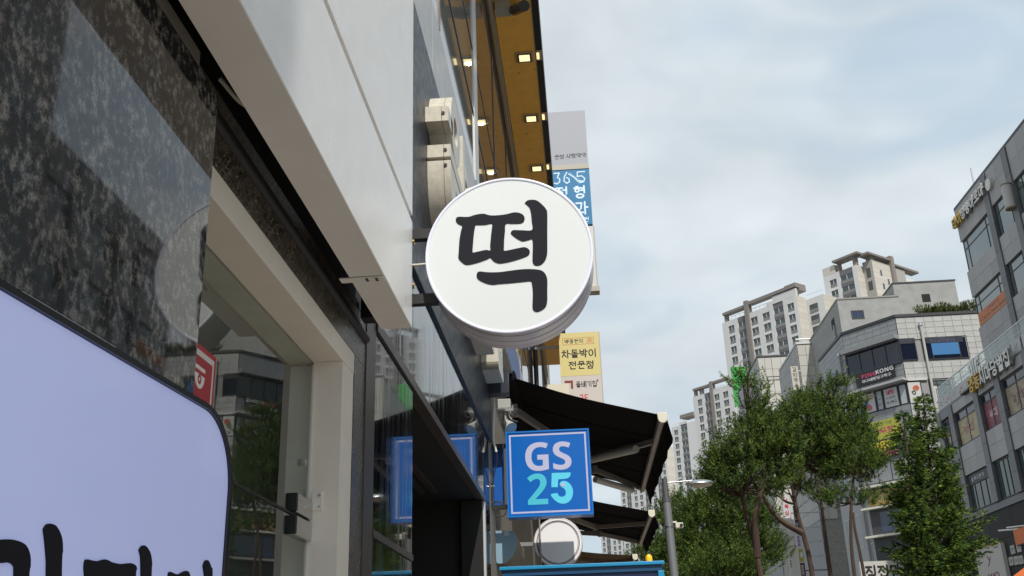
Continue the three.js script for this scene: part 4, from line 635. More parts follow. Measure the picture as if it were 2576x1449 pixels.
  for (let z = -45; z < zN - 0.5; z += 1.02) { fl.box(t, 'rail_post', M.zinc, sz(z), sz(z) + 0.05, sy(11.72) + 0.141, sy(12.86), -0.11, -0.06); const g = new THREE.PlaneGeometry(0.98 * S, sy(12.84) - sy(11.9)); const m = put(t, 'rail_pane', g, railGlass, fl.at(sz(z + 0.52), (sy(12.84) + sy(11.9)) / 2, -0.04), fl.q); m.castShadow = false; }
  // notices hung on the rail
  const ntex = [canvasTex(128, 80, '#a9a9aa', (c) => { c.fillStyle = '#55555a'; c.fillRect(40, 26, 50, 7); c.fillRect(40, 46, 50, 7); }), canvasTex(128, 80, '#a4a4a6', (c) => { hangul(c, 'LF', 44, 22, 34, 6, '#55555a'); }), canvasTex(128, 80, '#a9a8aa', (c) => { c.strokeStyle = '#a04650'; c.lineWidth = 7; c.beginPath(); c.moveTo(30, 56); c.lineTo(64, 40); c.lineTo(100, 34); c.moveTo(72, 28); c.lineTo(98, 56); c.stroke(); c.fillStyle = '#55555a'; c.fillRect(24, 54, 40, 6); })];
  const lbl = ['white notice with two dark bars on the terrace rail', 'white notice with two dark letters on the terrace rail', 'white notice with red script on the terrace rail']; let k = 0;
  for (const z of [-44.95, -44.1, -43.25, -42.4, -41.55, -39.35, -38.4, -37.45, -36.5, -35.55]) { const q = [0, 2, 1, 2, 0, 0, 1, 2, 1, 0][k++], s = fl.sign(null, 'rail_notice', ntex[q], Q(0.35, 0.35, 0.35), sz(z), sz(z + 0.8), sy(11.86), sy(12.36), 0.0, 0.012); Object.assign(s.userData, { label: lbl[q], category: 'notice', group: 'notices hung along the terrace rail' }); }
  const pig = thing('standing_letters', 'three large pale outline letters PIG standing on the terrace edge', 'sign', fl.at(sz(-40.2), sy(11.82), 0.05));
  { const P = [zV(640, 640), zV(715, 600), zV(765, 560)].map((p) => fl.uv(p)), ch = ['P', 'I', 'G']; [[-40.72, 0.75], [-40.2, 0.25], [-39.98, 0.85]].forEach(([z, w], i) => { const g = latin(ch[i], 1, 0.05), bb = g.boundingBox; g.translate(-bb.min.x, -bb.min.y, 0); g.scale(w * 0.8 / (bb.max.x - bb.min.x), 1.45 / (bb.max.y - bb.min.y), 1); put(pig, 'letter', g, silver, fl.at(sz(z), sy(11.72) + 0.142, 0.02), fl.q); }); }
  // raised letter signs
  const letters = (f, name, label, pos, list) => { const s = thing(name, label, 'sign', f.at(pos[0], pos[1])); for (const [ch, u, v, size, sw, m, m2] of list) { const g = put(s, 'letter', strokeSolid(glyph(ch), size, sw, 0.16), m2, f.at(u, v, 0.25), f.q); put(g, 'letter_face', strokeSolid(glyph(ch), size, sw * 0.96, 0.012), m, f.at(u, v, 0.418), f.q); } f.box(s, 'backing_rail', silverSide, pos[2], pos[3], pos[1] - 0.05, pos[1] + 0.07, 0.235, 0.248); return s; };
  { const a = fl.uv(zV(620, 815)), b = fl.uv(zV(1215, 530)), n = 7, L0 = [...'명동시마당별집']; letters(fl, 'raised_letters', 'gold and silver raised letters on the wall under the terrace', [a[0] + 3, (a[1] + b[1]) / 2 - 0.1, a[0], b[0]], L0.map((c, i) => [c, a[0] + (b[0] - a[0]) * i / n, (a[1] + b[1]) / 2 + 0.42, (b[0] - a[0]) / n * 0.9, 0.12, i < 2 ? gold : silver, i < 2 ? gold : silverSide])); }
  { const a = [sz(-45.15), sy(21.0)], b = [sz(-40.5), sy(20.8)], n = 8, L0 = [...'타이정통아로마']; const s = letters(fu, 'raised_letters', 'gold and silver raised letters under the roof edge of the tiled building', [a[0] + 3, sy(20.85), a[0], b[0]], L0.map((c, i) => [c, a[0] + (b[0] - a[0]) * i / n, sy(21.15), (b[0] - a[0]) / n * 0.88, 0.13, i < 2 ? gold : silver, i < 2 ? gold : silverSide])); put(s, 'emblem', new THREE.CylinderGeometry(0.38, 0.38, 0.25, 24).rotateX(Math.PI / 2), silver, fu.at(b[0] - 0.35, sy(20.85), 0.22), fu.q); }
  { const tx = canvasTex(512, 200, '#b5662a', (c) => { c.strokeStyle = '#4a2a22'; c.lineWidth = 9; c.beginPath(); c.arc(52, 110, 26, 0.6, 5.6); c.stroke(); hangul(c, '교육생모집', 150, 24, 46, 7, '#6a3a1e', 1.02); c.fillStyle = '#4f2d18'; c.font = 'bold 70px sans-serif'; c.fillText('031.944-6643', 88, 158); });
    const s = fu.sign(null, 'orange_banner', tx, Q(0.4, 0.16, 0.03), sz(-45.0), sz(-41.68), sy(15.74), sy(16.32), 0.05, 0.06); Object.assign(s.userData, { label: 'orange banner with a phone number across the window', category: 'banner' }); }
  { const s = thing('lantern_sign', 'tall white cylinder lamp sign fixed to the tiled wall', 'sign', fu.at(sz(-39.0), sy(18.85), 0.4)); const p = fu.at(sz(-39.0), (sy(18.85) + sy(19.95)) / 2, 0.42); put(s, 'cylinder', new THREE.CylinderGeometry(0.3, 0.3, sy(19.9) - sy(18.9), 28), Q(0.42, 0.42, 0.40), p); for (const y of [sy(18.87), sy(19.93)]) put(s, 'end_ring', new THREE.CylinderGeometry(0.315, 0.315, 0.09, 28), std(L(0.2, 0.15, 0.09), 0.5), V(p.x, y, p.z)); fu.box(s, 'arm', frameDark, sz(-39.02), sz(-38.98), p.y - 0.04, p.y + 0.04, 0.07, 0.2); }
  { const s = thing('wall_lamp', 'black spotlight arm at the corner of the tiled building', 'lamp', fl.at(sz(-45.1), sy(11.5), 0.3)); const a = fl.at(sz(-45.0), sy(11.55), 0.05), b = fl.at(sz(-45.5), sy(11.5), 0.5); rod(s, 'arm', M.black, a, b, 0.05); rod(s, 'lamp_head', M.alum, b, b.clone().add(V(-0.25, -0.06, -0.3)), 0.12, 16, 0.16); }
  { const s = thing('wall_lamp', 'flat bar lamp left of the gold raised letters', 'lamp', fl.at(sz(-41.5), sy(11.4), 0.3)); const a = fl.uv(zV(515, 970)), b = fl.uv(zV(620, 905)); fl.box(s, 'bar', silverSide, a[0], b[0], a[1] - 0.04, a[1] + 0.06, 0.07, 0.4); fl.box(s, 'tray', M.black, a[0] + 0.02, b[0], a[1] - 0.09, a[1] - 0.042, 0.1, 0.42); }
  // antenna and roof gear
  { const s = thing('roof_mast', 'thin mast on the roof edge of the tiled building', 'mast', fu.at(sz(-43.3), sy(21.6) + 0.22, -0.2)); const b = fu.at(sz(-43.0), sy(21.6) + 0.2, -0.25); rod(s, 'mast', M.zinc, b, b.clone().add(V(0, 1.5, 0)), 0.045); rod(s, 'foot', M.zinc, b, b.clone().add(V(0, 0.15, 0)), 0.1); }
  { const s = thing('roof_coil', 'tangle of pipes on the roof corner of the tiled building', 'pipes', fu.at(sz(-44.1), sy(21.6) + 0.22, -0.3)); const c = fu.at(sz(-44.0), sy(21.6) + 0.42, -0.3); put(s, 'coil', new THREE.TorusGeometry(0.2, 0.035, 6, 20).rotateY(1.2), M.black, c); put(s, 'coil', new THREE.TorusGeometry(0.15, 0.03, 6, 20).rotateY(0.5), M.zinc, c.clone().add(V(0, -0.05, 0.45))); }
  // ground floor signs
  { const z = -62.2, f = new Face(0, z, 1, 0), [u0, u1, v0, v1] = f.quad([zH(612, 905), zH(800, 900), zH(858, 1385), zH(682, 1382)]); const tx = canvasTex(200, 500, '#2d2b2c', (c) => { c.fillStyle = '#b5b3b3'; c.font = 'bold 110px sans-serif'; c.fillText('kt', 50, 130); c.fillStyle = '#a03038'; c.fillRect(118, 52, 14, 14); c.fillStyle = '#6c6a6a'; c.fillRect(50, 150, 100, 14); c.fillStyle = '#a8333c'; c.font = 'bold 64px sans-serif'; c.fillText('5G', 70, 430); });
    const s = thing('projecting_sign', 'dark grey telephone shop sign marked kt and 5G', 'sign', f.at(u0, v0)); f.sign(s, 'sign_box', tx, Q(0.36, 0.36, 0.37), u0, u1, v0, v1, -0.3, 0); for (const y of [v0 + 0.2, v1 - 0.2]) f.box(s, 'wall_arm', M.zinc, u1, 22.45, y - 0.03, y + 0.03, -0.2, -0.14); rod(s, 'spot_arm', M.alum, f.at(u0, v1 - 0.1, -0.15), f.at(u0 - 0.7, v1 - 0.05, -0.1), 0.03); rod(s, 'spot_arm', M.alum, f.at(u0, v1 - 0.6, -0.15), f.at(u0 - 0.5, v1 - 0.62, -0.1), 0.03); }
  { const [u0, u1, v0, v1] = fl.quad([zH(892, 1085), zH(1252, 1000), zH(1335, 1449), zH(950, 1449)]); const tx = canvasTex(300, 400, '#aaa6a2', (c) => { c.strokeStyle = '#5a3028'; c.lineWidth = 12; c.beginPath(); c.moveTo(130, 80); c.lineTo(150, 130); c.lineTo(125, 175); c.moveTo(165, 90); c.lineTo(150, 130); c.stroke(); c.fillStyle = '#6b3a2e'; c.fillRect(100, 240, 18, 80); c.fillRect(128, 240, 18, 80); c.fillRect(156, 240, 18, 80); c.beginPath(); c.ellipse(200, 280, 22, 40, 0, 0, 7); c.stroke(); c.fillStyle = '#403a38'; c.fillRect(20, 40, 80, 14); c.fillRect(220, 20, 50, 12); });
    const s = thing('shop_sign', 'white shop sign board with brown emblem and letters', 'sign', fl.at((u0 + u1) / 2, v0)); fl.sign(s, 'board', tx, Q(0.45, 0.43, 0.4), u0, u1, v0 - 0.8, v1, 0.045, 0.25); fl.box(s, 'top_trim', std(L(0.35, 0.16, 0.06), 0.6), u0, u1, v1 + 0.002, v1 + 0.06, 0.045, 0.25); }
  { let i = 0; for (const [a, b] of [[1335, 1035], [1420, 1010], [1315, 1195], [1385, 1185], [1450, 1175]]) { const p = fl.uv(zH(a, b)), q = fl.uv(zH(a + 62, b + 105)); const tx = canvasTex(64, 110, '#9c9994', (c) => hangul(c, ['한', '우', '구', '이', '집'][i], 12, 36, 40, 6, '#35302e')); i++; const s = fl.sign(null, 'letter_plate', tx, Q(0.3, 0.3, 0.28), p[0], Math.max(q[0], p[0] + 0.55), q[1], p[1], 0.045, 0.1); Object.assign(s.userData, { label: 'pale plate with one dark syllable, ' + ['next to the white shop sign in the upper row', 'end one of the upper row', 'next to the white shop sign in the lower row', 'middle one of the lower row', 'end one of the lower row'][i - 1], category: 'sign', group: 'letter plates on the dark base' }); } }
  { const s = thing('spot_lamp', 'pair of thin white lamp arms over the dark stone base', 'lamp', fl.at(sz(-39), sy(6.1), 0.3)); for (const [a, b] of [[[1320, 818], [1505, 808]], [[1435, 778], [1505, 768]]]) rod(s, 'arm', M.alum, fl.at(...fl.uv(zH(...a)), 0.6), fl.at(fl.uv(zH(...b))[0] + 0.4, fl.uv(zH(...b))[1], 0.045), 0.045); }
  { const p = onZ(zH(1495, 1300), -22), s = thing('parasol', 'orange parasol, only its rim in view', 'parasol', V(p.x + 1.2, 0, -22)); const c = V(p.x + 1.05, 0, -22); put(s, 'canopy', new THREE.ConeGeometry(1.6, 1.0, 8, 1, true), std(L(0.62, 0.13, 0.02), 0.7, { side: THREE.DoubleSide }), V(c.x, p.y + 0.1, -22)); rod(s, 'pole', M.zinc, V(c.x, 0.0, -22), V(c.x, p.y + 0.58, -22), 0.03); put(s, 'base', new THREE.CylinderGeometry(0.3, 0.35, 0.12, 20), M.concrete, V(c.x, 0.06, -22)); }
  { const a = fl.uv(zH(1492, 815)), s = thing('shop_sign', 'orange sign edge beside the white lamp arms', 'sign', fl.at(a[0] + 0.5, a[1] - 1)); fl.box(s, 'board', std(L(0.55, 0.13, 0.02), 0.6), a[0], a[0] + 1.6, a[1] - 0.75, a[1], 0.045, 0.5); fl.box(s, 'frame', frameDark, a[0] - 0.03, a[0] + 1.6, a[1] - 0.8, a[1] - 0.752, 0.045, 0.45); }
  // taller neighbour nearer than the frame; it is mirrored in the polished stone
  const tn = thing('tall_office_block', 'tall grey office block standing next to the tiled building', 'building', V(28, 0, -25)); put(tn, 'wall', boxGeo(14, 42, 48), greyTile[2], V(25.9 + 7.05, 21, sz(zN) + 24.1));
  const fn = new Face(25.93, 0, 0, 1); for (let r = 0; r < 9; r++) for (let i = 0; i < 8; i++) fn.box(tn, 'window', skyGlass, sz(zN) + 1.2 + i * 5.8, sz(zN) + 5.4 + i * 5.8, 5 + r * 4, 7.2 + r * 4, -0.02, 0.03);
}
// white tiled corner building
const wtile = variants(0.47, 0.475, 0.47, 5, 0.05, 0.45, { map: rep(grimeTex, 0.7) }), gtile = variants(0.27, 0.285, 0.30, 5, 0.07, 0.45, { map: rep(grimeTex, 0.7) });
const Fr = new Face(25.07, -76.1, 1, 0), Ch = new Face(21.89, -80, 3.18, 3.9), St = new Face(21.62, -87.6, 0.27, 7.6);
{
  const t = thing('white_tiled_building', 'white tiled corner building with dark windows and downpipe', 'building', V(26, 0, -82)), top = 26.75, lenC = 5.03, lenS = 7.6;
  const sh = new THREE.Shape([[25.11, 76.14], [34, 76.14], [34, 87.6], [21.66, 87.6], [21.94, 80.02]].map(([a, b]) => new THREE.Vector2(a, b)));
  const body = new THREE.ExtrudeGeometry(sh, { depth: top - 0.1, bevelEnabled: false }); body.rotateX(-Math.PI / 2); put(t, 'wall', body, std(L(0.27, 0.27, 0.275), 0.8), V(0, 0, 0));
  const w1 = Fr.quad([zB(715, 655), zB(865, 650), zB(893, 848), zB(748, 855)]), w2 = Fr.quad([zB(920, 645), zB(1330, 628), zB(1365, 830), zB(955, 845)]), p1 = Fr.quad([zB(790, 1042), zB(920, 1036), zB(945, 1238), zB(818, 1245)]), p2 = Fr.quad([zB(990, 1032), zB(1190, 1026), zB(1215, 1230), zB(1020, 1238)]);
  const row = (w) => [w[0] - 0.05, w[1] + 0.05, w[2] - 0.05, w[3] + 0.05];
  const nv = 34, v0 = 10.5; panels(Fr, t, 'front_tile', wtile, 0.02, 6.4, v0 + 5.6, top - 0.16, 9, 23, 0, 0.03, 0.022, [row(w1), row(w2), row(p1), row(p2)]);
  Fr.box(t, 'lower_wall', wtile[2], 0.02, 6.4, 0.1, v0 + 5.58, 0, 0.02);
  const bay = Ch.quad([zB(250, 800), zB(735, 660), zB(745, 860), zB(275, 1010)]), pw = Ch.quad([zB(325, 1185), zB(770, 1050), zB(785, 1255), zB(375, 1345)]);
  const cv = [bay[2] - 0.06, bay[3] + 0.1]; const skipC = [[-1, 9, bay[2], bay[3]], [-1, 9, pw[2], pw[3]]];
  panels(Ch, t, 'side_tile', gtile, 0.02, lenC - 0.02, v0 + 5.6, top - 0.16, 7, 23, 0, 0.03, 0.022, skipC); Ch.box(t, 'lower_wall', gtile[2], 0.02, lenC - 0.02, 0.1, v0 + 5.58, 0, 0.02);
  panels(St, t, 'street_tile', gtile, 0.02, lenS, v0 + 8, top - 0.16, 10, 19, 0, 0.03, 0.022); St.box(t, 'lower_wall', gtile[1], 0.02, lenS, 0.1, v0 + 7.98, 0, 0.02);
  for (const [f, l] of [[Fr, 8.5], [Ch, lenC + 0.05], [St, lenS + 0.05]]) f.box(t, 'roof_coping', frameDark, -0.06, l, top - 0.13, top + 0.1, -0.3, 0.1);
  // windows of the front
  win(Fr, t, ...w1, darkBlueGlass); win(Fr, t, ...w2, darkBlueGlass, { mull: [0.2, 0.8] });
  const sc = Fr.quad([zB(1012, 697), zB(1258, 690), zB(1270, 795), zB(1025, 803)]); Fr.box(t, 'blue_blind', std(L(0.025, 0.15, 0.36), 0.5), ...sc, 0.013, 0.05);
  const l1 = canvasTex(512, 64, '#141a2c', (c) => hangul(c, '퍼스널트레이닝', 60, 8, 46, 6, '#39405a', 1.1)), l2 = canvasTex(256, 64, '#10131d', (c) => hangul(c, '다이어트', 20, 8, 44, 6, '#33394a', 1.12));
  Fr.sign(t, 'window_lettering', l1, frameDark, w2[0] + 0.3, w2[1] - 0.3, w2[3] - 0.5, w2[3] - 0.08, 0.046, 0.05); Fr.sign(t, 'window_lettering', l2, frameDark, w1[0] + 0.06, w1[1] - 0.06, w1[3] - 0.45, w1[3] - 0.08, 0.046, 0.05);
  const pad = canvasTex(160, 240, '#b9bab8', (c) => { c.fillStyle = '#b2503c'; c.beginPath(); c.ellipse(98, 74, 44, 34, -0.3, 0, 7); c.fill(); c.fillStyle = '#b5642c'; c.beginPath(); c.moveTo(30, 110); c.lineTo(70, 92); c.lineTo(76, 112); c.lineTo(34, 128); c.fill(); c.fillStyle = '#26262a'; c.beginPath(); c.arc(64, 126, 26, 0, 7); c.fill(); c.fillStyle = '#b9bab8'; c.beginPath(); c.arc(64, 126, 11, 0, 7); c.fill(); c.fillStyle = '#5f8a5a'; c.beginPath(); c.arc(82, 94, 15, 0, 7); c.fill(); hangul(c, '탁구', 40, 188, 36, 6, '#3a3c42'); });
  const pad2 = canvasTex(160, 240, '#b9bab8', (c) => { c.fillStyle = '#c05a68'; c.beginPath(); c.ellipse(52, 120, 34, 70, 0.1, 0, 7); c.fill(); c.fillStyle = '#3f62a8'; c.fillRect(22, 150, 60, 60); });
  { const g = win(Fr, t, ...p1, darkBlueGlass, { b: 0.06 }); Fr.sign(g, 'window_poster', pad, frameDark, p1[0] + 0.07, p1[1] - 0.07, p1[2] + 0.07, p1[3] - 0.07, 0.0126, 0.02); const g2 = win(Fr, t, ...p2, skyGlass, { b: 0.06, trans: [0.8], mull: [0.36] }); Fr.sign(g2, 'window_poster', pad2, frameDark, p2[0] + 0.08, p2[0] + 0.55, p2[2] + 0.07, p2[3] - 0.45, 0.0126, 0.02); }
  // dark bay on the chamfer with a visor
  Ch.box(t, 'bay_window', darkBlueGlass, 0.1, lenC - 0.01, bay[2], bay[3] - 0.02, 0.0, 0.05); Ch.box(t, 'bay_visor', gtile[1], 0.0, lenC + 0.05, bay[3] - 0.02, bay[3] + 0.35, 0.031, 0.62);
  for (let i = 0; i <= 4; i++) Ch.box(t, 'bay_mullion', frameDark, 0.1 + i * (lenC - 0.2) / 4, 0.16 + i * (lenC - 0.2) / 4, bay[2], bay[3] - 0.025, 0.051, 0.1);
  Ch.box(t, 'bay_sill', frameDark, 0.05, lenC, bay[2] - 0.07, bay[2] - 0.002, 0.031, 0.12);
  { const a = St.quad([zB(205, 880), zB(250, 820), zB(272, 1010), zB(222, 1050)]); win(St, t, lenS - 1.6, lenS - 0.1, a[2], a[3], skyGlass); win(St, t, lenS - 3.6, lenS - 2.4, a[2] - 0.2, a[3] - 0.3, blueGlass, { frame: std(L(0.02, 0.09, 0.3), 0.5), b: 0.09 }); win(St, t, lenS - 6.0, lenS - 3.8, a[2] - 0.2, a[3] - 0.1, skyGlass, { mull: [0.5] }); }
  // ledge and poster windows
  Ch.box(t, 'ledge', Q(0.40, 0.41, 0.42), -0.1, lenC + 0.2, pw[3] + 0.1, pw[3] + 0.26, 0.031, 0.75); Fr.box(t, 'ledge', Q(0.5, 0.5, 0.5), -0.3, 1.55, pw[3] + 0.1, pw[3] + 0.26, 0.031, 0.12);
  const pst = [canvasTex(180, 220, '#b7b4b8', (c) => { c.fillStyle = '#b0566c'; c.beginPath(); c.ellipse(70, 160, 60, 40, 0.4, 0, 7); c.fill(); c.fillStyle = '#5a7ab0'; c.beginPath(); c.arc(60, 110, 24, 0, 7); c.fill(); hangul(c, '야구', 52, 20, 52, 9, '#b23a55', 1.1); }), canvasTex(70, 220, '#9ea4ab', (c) => { c.fillStyle = '#444a55'; c.font = 'bold 30px sans-serif'; c.fillText('5F', 18, 110); hangul(c, '당구', 8, 150, 24, 4, '#444a55'); }), canvasTex(180, 220, '#bcbcbe', (c) => { hangul(c, '배팅', 34, 20, 52, 9, '#b23a55', 1.1); c.fillStyle = '#4b4b55'; c.font = 'bold 28px sans-serif'; c.fillText('24', 20, 120); hangul(c, '시무인', 58, 96, 28, 4, '#4b4b55'); hangul(c, '당구탁구', 20, 150, 32, 5, '#2e3038'); }), canvasTex(60, 220, '#a9b0b6', () => {})];
  const seg = [[0.25, 0.8, 3], [0.86, 2.15, 0], [2.21, 2.8, 1], [2.86, 4.2, 2], [4.26, 4.95, 3]];
  for (const [a, b, q] of seg) { const g = win(Ch, t, a, b, pw[2], pw[3], darkBlueGlass, { b: 0.07 }); Ch.sign(g, 'window_poster', pst[q], frameDark, a + 0.08, b - 0.08, pw[2] + 0.08, pw[3] - 0.1, 0.0126, 0.02); }
  // lower floors, mostly behind the trees
  for (const y of [14.05, 12.45, 10.35]) { Ch.box(t, 'ledge', Q(0.62, 0.60, 0.52), -0.4, lenC + 0.3, y, y + 0.16, 0.031, 0.5); Fr.box(t, 'ledge', Q(0.62, 0.60, 0.52), 0.0, 3, y, y + 0.16, 0.031, 0.3); }
  Ch.box(t, 'dark_band', frameDark, 0.02, lenC, 12.62, 14.04, 0.021, 0.05); Ch.box(t, 'dark_band', std(L(0.045, 0.045, 0.05), 0.6), 0.02, lenC, 10.52, 12.44, 0.021, 0.05); Ch.box(t, 'dark_band', frameDark, 0.02, lenC, 7.6, 10.3, 0.021, 0.05);
  win(Ch, t, 0.1, lenC - 0.1, 14.35, 16.0, blueGlass, { mull: [0.25, 0.5, 0.75] }); for (const [a, b] of [[0.9, 1.8], [1.9, 4.4]]) Ch.box(t, 'window', blueGlass, a, b, 10.7, 12.2, 0.051, 0.06);
  for (let i = 0; i < 3; i++) win(St, t, 0.8 + i * 2.3, 2.7 + i * 2.3, 10.0, 12.6, blueGlass, { frame: Q(0.4, 0.4, 0.4), b: 0.1 }); for (let i = 0; i < 3; i++) win(St, t, 0.8 + i * 2.3, 2.7 + i * 2.3, 13.8, 16.4, blueGlass, { frame: Q(0.35, 0.37, 0.38), b: 0.1, mull: [0.5] });
  // downpipe
  const dp = thing('downpipe', 'tall white downpipe on the white tiled front', 'pipe', Fr.at(1.78, 8, 0.2)); const pb = Fr.uv(zB(875, 545)); rod(dp, 'pipe', Q(0.42, 0.41, 0.39), Fr.at(1.78, 8, 0.17), Fr.at(1.78, pb[1], 0.17), 0.1, 16); rod(dp, 'hopper', M.zinc, Fr.at(1.78, pb[1] - 0.02, 0.17), Fr.at(1.78, pb[1] + 0.22, 0.17), 0.15, 16); for (let y = 10; y < 25; y += 3) rod(dp, 'clip', M.zinc, Fr.at(1.78, y, 0.17), Fr.at(1.78, y + 0.08, 0.17), 0.115, 16);
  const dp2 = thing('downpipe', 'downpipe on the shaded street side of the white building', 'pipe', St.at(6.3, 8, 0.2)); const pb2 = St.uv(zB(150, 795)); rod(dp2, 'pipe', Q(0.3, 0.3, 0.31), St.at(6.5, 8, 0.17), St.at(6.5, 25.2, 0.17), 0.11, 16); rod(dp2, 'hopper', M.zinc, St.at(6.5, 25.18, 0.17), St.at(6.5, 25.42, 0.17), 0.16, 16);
  // signs
  const pk = canvasTex(512, 200, '#17171c', (c) => { c.font = 'bold 84px sans-serif'; c.fillStyle = '#c03a62'; c.fillText('PING', 80, 92); c.fillStyle = '#c9c9cc'; c.fillText('KONG', 272, 84); hangul(c, '야구배팅당구탁구', 84, 118, 46, 7, '#c4c4c6', 1.06); });
  { const q = Ch.quad([zB(350, 1000), zB(640, 930), zB(655, 1012), zB(365, 1085)]); const s = thing('shop_sign', 'black sign board with pink and white PINGKONG lettering', 'sign', Ch.at(2.5, q[2], 0.2)); Ch.sign(s, 'board', pk, M.black, 0.75, 4.3, q[2] - 0.05, q[3] + 0.2, 0.10, 0.22); for (const u of [1.4, 3.6]) Ch.box(s, 'stand_off', frameDark, u, u + 0.08, (q[2] + q[3]) / 2 - 0.1, (q[2] + q[3]) / 2 + 0.1, 0.031, 0.099); }
  const bn = canvasTex(400, 220, '#a8a63c', (c) => { hangul(c, '개업기념', 150, 18, 40, 6, '#4a6a3a', 1.1); hangul(c, '음식무한', 30, 86, 70, 12, '#b0485a', 1.1); c.fillStyle = '#8a9a38'; c.fillRect(40, 180, 300, 10); });
  { const s = Ch.sign(null, 'yellow_banner', bn, Q(0.35, 0.34, 0.05), 0.6, 3.9, 17.55, 19.0, 0.05, 0.07); Object.assign(s.userData, { label: 'yellow green banner with red lettering on the white building', category: 'banner' }); }
  { const s = thing('shop_sign', 'yellow letters over pink ones under the yellow banner', 'sign', Ch.at(2, 16.8, 0.1)); const g = latin('inger', 0.72, 0.1); put(s, 'letter', g, std(L(0.5, 0.42, 0.03), 0.5), Ch.at(1.0, 16.85, 0.1), Ch.q); let i = 0; for (const ch of '노래연습장') put(s, 'letter', strokeSolid(glyph(ch), 0.42, 0.07, 0.06), std(L(0.4, 0.06, 0.12), 0.5), Ch.at(0.9 + 0.52 * i++, 16.65, 0.1), Ch.q); Ch.box(s, 'backing', frameDark, 0.6, 4.2, 16.1, 17.5, 0.031, 0.08); }
  const hl = canvasTex(420, 150, '#8a7442', (c) => { c.fillStyle = '#b3a67c'; c.font = 'bold 96px sans-serif'; c.save(); c.scale(0.86, 1); c.fillText('HELEN', 40, 112); c.restore(); });
  { const s = thing('shop_sign', 'tan sign board with HELEN lettering between two white ledges', 'sign', Ch.at(1, 12.7, 0.1)); Ch.sign(s, 'board', hl, Q(0.25, 0.19, 0.08), 0.1, 2.2, 12.72, 13.85, 0.06, 0.16); Ch.box(s, 'side_board', std(L(0.26, 0.19, 0.085), 0.6), 2.35, 4.6, 12.72, 13.85, 0.06, 0.15); }
  { const f = new Face(0, -74.5, 1, 0), [u0, u1, v0b, v1b] = f.quad([zC(350, 1335), zC(900, 1295), zC(920, 1440), zC(370, 1449)]); const tx = canvasTex(640, 120, '#b3b1ab', (c) => hangul(c, '직접만든가게', 40, 30, 80, 15, '#1c1a1a', 1.15)); const s = thing('shop_sign', 'long white sign board with heavy black letters behind the trees', 'sign', f.at((u0 + u1) / 2, v0b)); f.sign(s, 'board', tx, Q(0.4, 0.4, 0.38), u0, u1 + 1.5, v0b - 0.3, v1b, -0.4, 0); for (const u of [u0 + 0.3, u1]) f.box(s, 'post', M.zinc, u, u + 0.12, 0, v0b - 0.3, -0.3, -0.18); }
}
// grey rendered block on the roof behind the white building
const stucco = std(L(0.33, 0.335, 0.33), 0.9, { map: rep(grimeTex, 0.12), bumpMap: rep(bumpTex, 0.8), bumpScale: 0.006 });
{
  const z = -84.5, f = new Face(0, z, 1, 0), a = f.uv(zU(585, 1120)), b = f.uv(zU(1895, 745)), c = f.uv(zB(1225, 132)), step = f.uv(zU(1950, 1030)); const fs = new Face(a[0], 0, 0, 1);
  const t = thing('rooftop_block', 'grey rendered rooftop block with stepped parapet and two small windows', 'building', V(a[0], 26, z - 6));
  const y0 = 26.9, g = a[0], x2 = b[0], x3 = c[0], yl = a[1], yh = b[1];
  box(t, 'wall', stucco, g, x2, y0, yl, z, z - 12); box(t, 'wall', stucco, x2 + 0.001, x3, y0, yh, z - 0.001, z - 12);
  box(t, 'coping', M.concrete, g - 0.05, x2 + 0.3, yl + 0.002, yl + 0.14, z + 0.06, z - 12); box(t, 'coping', frameDark, x2 - 0.05, x3 + 0.06, yh + 0.002, yh + 0.12, z + 0.06, z - 12);
  const w = f.quad([zU(915, 1370), zU(1220, 1365), zU(1225, 1560), zU(930, 1570)]), w2 = f.quad([zB(922, 255), zB(998, 250), zB(1012, 322), zB(938, 326)]);
  win(f, t, w[0], w[1], w[2], w[3], blueGlass, { mull: [0.5], b: 0.09 }); f.box(t, 'opening', M.voidBlack, w2[0], w2[1], w2[2], w2[3], 0, 0.012);
  const sw = fs.quad([zA(1212, 625), zA(1245, 600), zA(1250, 690), zA(1225, 712)]); fs.box(t, 'opening', M.voidBlack, sw[0], sw[1], sw[2], sw[3], 0, 0.012);
  rod(t, 'pipe', Q(0.3, 0.3, 0.31), V(g - 0.12, 26.9, z - 1.9), V(g - 0.12, yl - 1.7, z - 1.9), 0.09);
  const pl0 = thing('roof_planting', 'grey planter of grassy shrubs along the white building roof', 'planter', V(30, 26.86, -77.6));
  box(pl0, 'planter', M.concrete, 27.6, 33.2, 26.65, 27.0, -77.2, -78.2);
}
